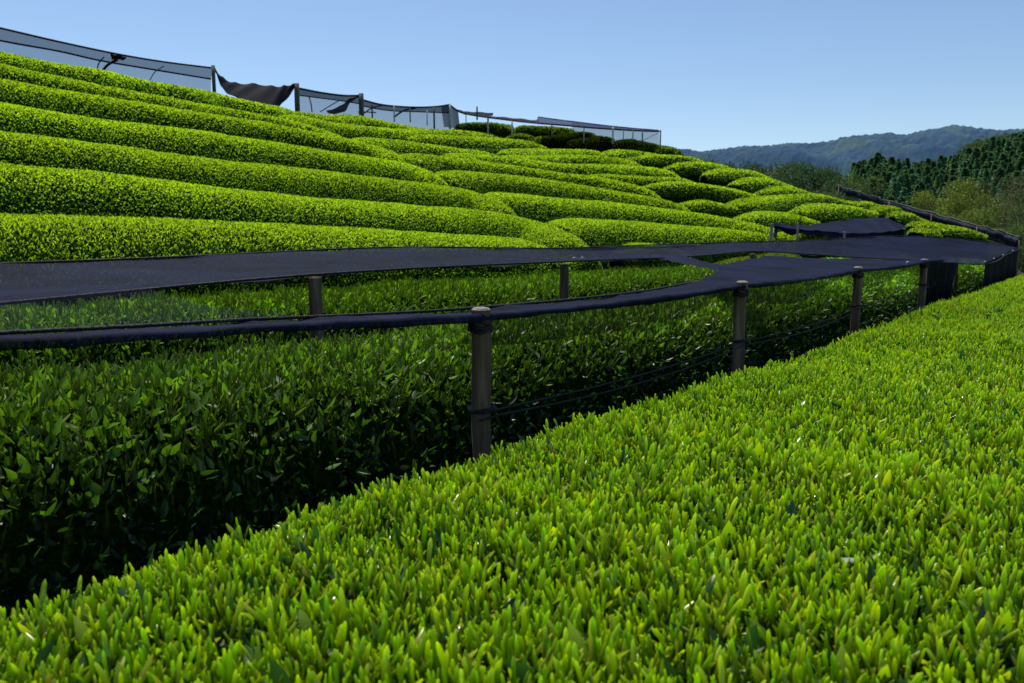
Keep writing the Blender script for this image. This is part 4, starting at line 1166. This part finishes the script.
r1 = empty('shade_shelter', 'ridge shelter with translucent blue-grey net against the sky at upper left', 'shade shelter', W(100, 85, 18))
A = [(-130, -2, 14.5), (0, 28, 16.2), (58, 41.5, 17), (117, 54, 18), (165, 62, 19), (213, 68, 19.8)]
Bk = [(-130, 14, 16.2), (0, 40.5, 18), (58, 51, 18.8), (100, 60.5, 19.6), (150, 69, 20.5), (211, 79, 21.4)]
Lo = [(-130, 60, 16.2), (0, 80, 18), (58, 92, 18.8), (100, 100, 19.6), (150, 110, 20.5), (211, 120, 21.4)]
sheet(r1, A, Bk, M_ROOF); sheet(r1, Bk, Lo, M_SKYNET, name='side_net')
wire(r1, A, 0.022); wire(r1, Bk, 0.022)
sheet(r1, [(110, 54, 18.0), (118, 55, 18.1), (127, 57, 18.2)], [(112, 60, 19.3), (117, 60, 19.4), (124, 60, 19.5)], M_NET2, nu=12, name='net_fold')
wire(r1, [(117, 60, 19.2), (109, 64, 19), (104, 69, 18.9), (101, 74, 18.8)], 0.03, 'cord'); wire(r1, [(104, 57, 19.3), (99, 63, 19.2), (97, 70, 19.1)], 0.014, 'cord')
wire(r1, [(164, 66, 20), (155, 72, 20), (150, 80, 20)], 0.01, 'cord')
drop_post(r1, 213, 65.5, 19.6, 0.045, M_DARKPIPE, 0.85); drop_post(r1, -40, 18, 16, 0.045, M_DARKPIPE, 1.2)

r2 = empty('sagging_net', 'black net sagging loose between two dark posts on the ridge', 'shade net', W(255, 100, 20.8))
tE = [(213.5, 66, 19.7), (222, 77, 20), (235, 83, 20.3), (255, 84, 20.8), (275, 86.5, 21.3), (287, 85.5, 21.7), (296, 83.8, 22)]
bE = [(214.5, 68, 19.7), (221, 86, 19.7), (230, 95, 19.7), (247, 100.5, 19.9), (271, 109, 20.2), (284, 102, 21.2), (296, 86.5, 22)]
sheet(r2, tE, bE, M_CURTAIN, nv=12, sag=-0.03, nu=60, wob=0.012)
mE = [(214, 67, 19.8), (221, 80, 20.1), (234, 88, 20.4), (256, 92, 20.9), (272, 98, 21.2), (286, 93, 21.6), (296, 85, 22)]
sheet(r2, tE, mE, M_CURTAIN, nv=8, sag=0.05, nu=50, wob=0.025)

r3 = empty('shade_shelter', 'ridge shelter with drooping net between dark posts left of the ridge middle', 'shade shelter', W(330, 110, 23.5))
A = [(297, 88, 22.2), (320, 92.5, 23), (343, 95.5, 23.8), (361, 95.5, 24.6)]
Bk = [(297, 95, 23.6), (320, 98, 24.4), (343, 101, 25.2), (361, 104, 26)]
sheet(r3, A, Bk, M_RIDGE); sheet(r3, Bk, [(297, 130, 23.6), (320, 132, 24.4), (343, 134, 25.2), (361, 136, 26)], M_SKYNET, name='side_net')
sheet(r3, [(361, 95.5, 24.6), (350, 98.5, 24.2), (340, 106, 23.8), (326, 111, 23.4)], [(361, 96.5, 24.5), (351, 102, 24.1), (344, 112, 23.7), (330, 114, 23.3)], M_NET2, nu=24, name='net_fold')
wire(r3, A, 0.03); wire(r3, Bk, 0.018)
wire(r3, [(309, 97, 23.5), (311, 104, 23.4), (312, 112, 23.3)], 0.018, 'cord'); wire(r3, [(340, 100, 24), (328, 107, 24), (320, 112, 24)], 0.014, 'cord')
drop_post(r3, 296.5, 83.5, 22.0, 0.07, M_DARKPIPE, 0.85); drop_post(r3, 361, 93.5, 24.5, 0.075, M_DARKPIPE, 0.9)

r4 = empty('shade_shelter', 'ridge shelter with dark net roof on thin pipes at the ridge middle', 'shade shelter', W(410, 120, 27.5))
A = [(363, 100, 25), (378, 104, 25.6), (395, 106.3, 26.3), (418, 107.3, 27.2), (437, 106.5, 27.8), (450, 104.5, 28.3)]
Bk = [(363, 106, 27), (378, 109, 27.6), (395, 111, 28.3), (418, 111.8, 29.2), (437, 112.5, 30), (450, 113, 30.4)]
sheet(r4, A, Bk, M_RIDGE); sheet(r4, Bk, [(p[0], p[1] + 30, p[2]) for p in Bk], M_SKYNET, name='side_net')
wire(r4, A, 0.03); wire(r4, Bk, 0.02)
sheet(r4, [(441, 106.3, 28), (450, 105, 28.3), (458, 110, 28.8)], [(444, 127, 28), (452, 128, 28.3), (460, 128, 28.8)], M_NET, nu=16, name='side_net')
wire(r4, [(363, 114, 25.3), (372, 108, 25.8), (384, 105, 26)], 0.02, 'cord'); wire(r4, [(394, 117, 26.3), (404, 110.5, 27), (416, 108, 27.2)], 0.03, 'cord')
for px, py, ln, r_, m in ((372, 105, .45, .025, M_DARKPIPE), (394, 106, .5, .022, M_STEEL), (410, 108, .45, .02, M_DARKPIPE), (427, 110, .5, .018, M_STEEL), (434, 107, .75, .03, M_DARKPIPE), (450, 104.3, .9, .035, M_STEEL)):
    drop_post(r4, px, py, float(np.interp(px, [363, 450], [25, 28.2])), r_, m, ln)
wire(r4, [(358, 112, 25), (366, 112, 25.1), (376, 112.5, 25.3)], 0.02, 'rail', M_DARKPIPE)

r5 = empty('shade_shelter', 'ridge shelter with long sloping net roof over dark shaded hedges', 'shade shelter', W(490, 125, 29.5))
A = [(451, 106, 28.2), (460, 112, 28.6), (475, 115.5, 29), (500, 119, 29.8), (520, 121.5, 30.4), (540, 123.5, 31)]
Bk = [(458, 109.5, 31.5), (468, 112.5, 32), (482, 115, 32.5), (502, 117, 33.2), (522, 118.8, 33.8), (538, 120.6, 34.4)]
sheet(r5, A, Bk, M_NET2)
sheet(r5, [(464, 111.5, 33), (478, 112, 33.3), (493, 113, 33.6)], [(464, 114.5, 32.6), (478, 115, 32.9), (493, 115.6, 33.2)], M_NET2, nu=10)
for px, py, ln, r_, m in ((477, 106.5, .5, .03, M_DARKPIPE), (488, 117.5, .65, .03, M_STEEL), (512, 121, .5, .03, M_STEEL), (466, 114, .6, .015, M_DARKPIPE)):
    drop_post(r5, px, py, 29.6 if px > 480 else 31, r_, m, ln)
wire(r5, A, 0.03)

r6 = empty('shade_shelter', 'flat thin ridge shelter ending at a white pipe, right end of the ridge', 'shade shelter', W(600, 140, 32))
A = [(535, 123, 31), (560, 125, 31.4), (590, 127.6, 31.8), (613, 129.2, 32), (640, 130.8, 32.2), (660, 131.3, 32.4)]
Bk = [(538, 117, 37), (560, 120, 36.6), (575, 121.8, 36.2), (605, 125.5, 36), (635, 128.5, 35.8), (658, 130.3, 35.5)]
sheet(r6, A, Bk, M_RIDGE); wire(r6, Bk, 0.03); wire(r6, A, 0.035)
sheet(r6, [(572, 122, 36.2), (605, 126, 36), (635, 129, 35.8), (659, 131, 35.5)], [(572, 139, 36.2), (605, 142, 36), (635, 144, 35.8), (659, 145, 35.5)], M_SKYNET, name='side_net')
for px, py, ln, r_, m in ((552, 123.5, .45, .02, M_STEEL), (584, 127, .6, .018, M_STEEL), (613, 127, .65, .035, M_STEEL), (623.5, 130, .5, .016, M_DARKPIPE), (633, 130.5, .5, .02, M_DARKPIPE), (642.5, 131, .55, .025, M_DARKPIPE), (660.5, 130, .65, .03, M_ENDGRAIN)):
    drop_post(r6, px, py, 32.0, r_, m, ln)
wire(r6, [(642, 141, 32.1), (650, 137, 32.1), (658, 133, 32.2)], 0.012, 'brace', M_DARKPIPE)

# ------------------------------------------------------------------ light, sky, camera
SUN_AZ = math.radians(-22); SUN_EL = math.radians(60)
wd = bpy.data.worlds.new('World'); scene.world = wd; wd.use_nodes = True
nt = wd.node_tree; bg = nt.nodes['Background']
sky = nt.nodes.new('ShaderNodeTexSky'); sky.sky_type = 'NISHITA'; sky.sun_disc = False
sky.sun_elevation = SUN_EL; sky.sun_rotation = SUN_AZ
sky.altitude = 400; sky.air_density = 1.0; sky.dust_density = 0.3; sky.ozone_density = 3.5
nt.links.new(sky.outputs[0], bg.inputs['Color']); bg.inputs['Strength'].default_value = 0.122
sun = bpy.data.lights.new('sun', 'SUN'); sun.energy = 5.0; sun.angle = math.radians(0.55); sun.color = (1.0, 0.95, 0.86)
so = bpy.data.objects.new('sun', sun); COL.objects.link(so)
dirv = Vector((math.sin(SUN_AZ) * math.cos(SUN_EL), math.cos(SUN_AZ) * math.cos(SUN_EL), math.sin(SUN_EL)))
so.rotation_euler = (-dirv).to_track_quat('-Z', 'Y').to_euler(); so.location = dirv * 50

cam = bpy.data.cameras.new('camera'); co = bpy.data.objects.new('camera', cam); COL.objects.link(co)
cam.lens = 28; cam.sensor_width = 36; cam.sensor_fit = 'HORIZONTAL'
co.location = (0, 0, CAMZ); co.rotation_euler = (math.pi / 2 - PITCH, 0, 0)
cam.clip_start = 0.05; cam.clip_end = 20000
cam.dof.use_dof = True; cam.dof.focus_distance = 3.2; cam.dof.aperture_fstop = 7.1
scene.camera = co
scene.view_settings.view_transform = 'Standard'; scene.view_settings.look = 'None'; scene.view_settings.exposure = 0
scene.cycles.max_bounces = 6; scene.cycles.transparent_max_bounces = 16; scene.cycles.transmission_bounces = 4
scene.cycles.diffuse_bounces = 3; scene.cycles.glossy_bounces = 2
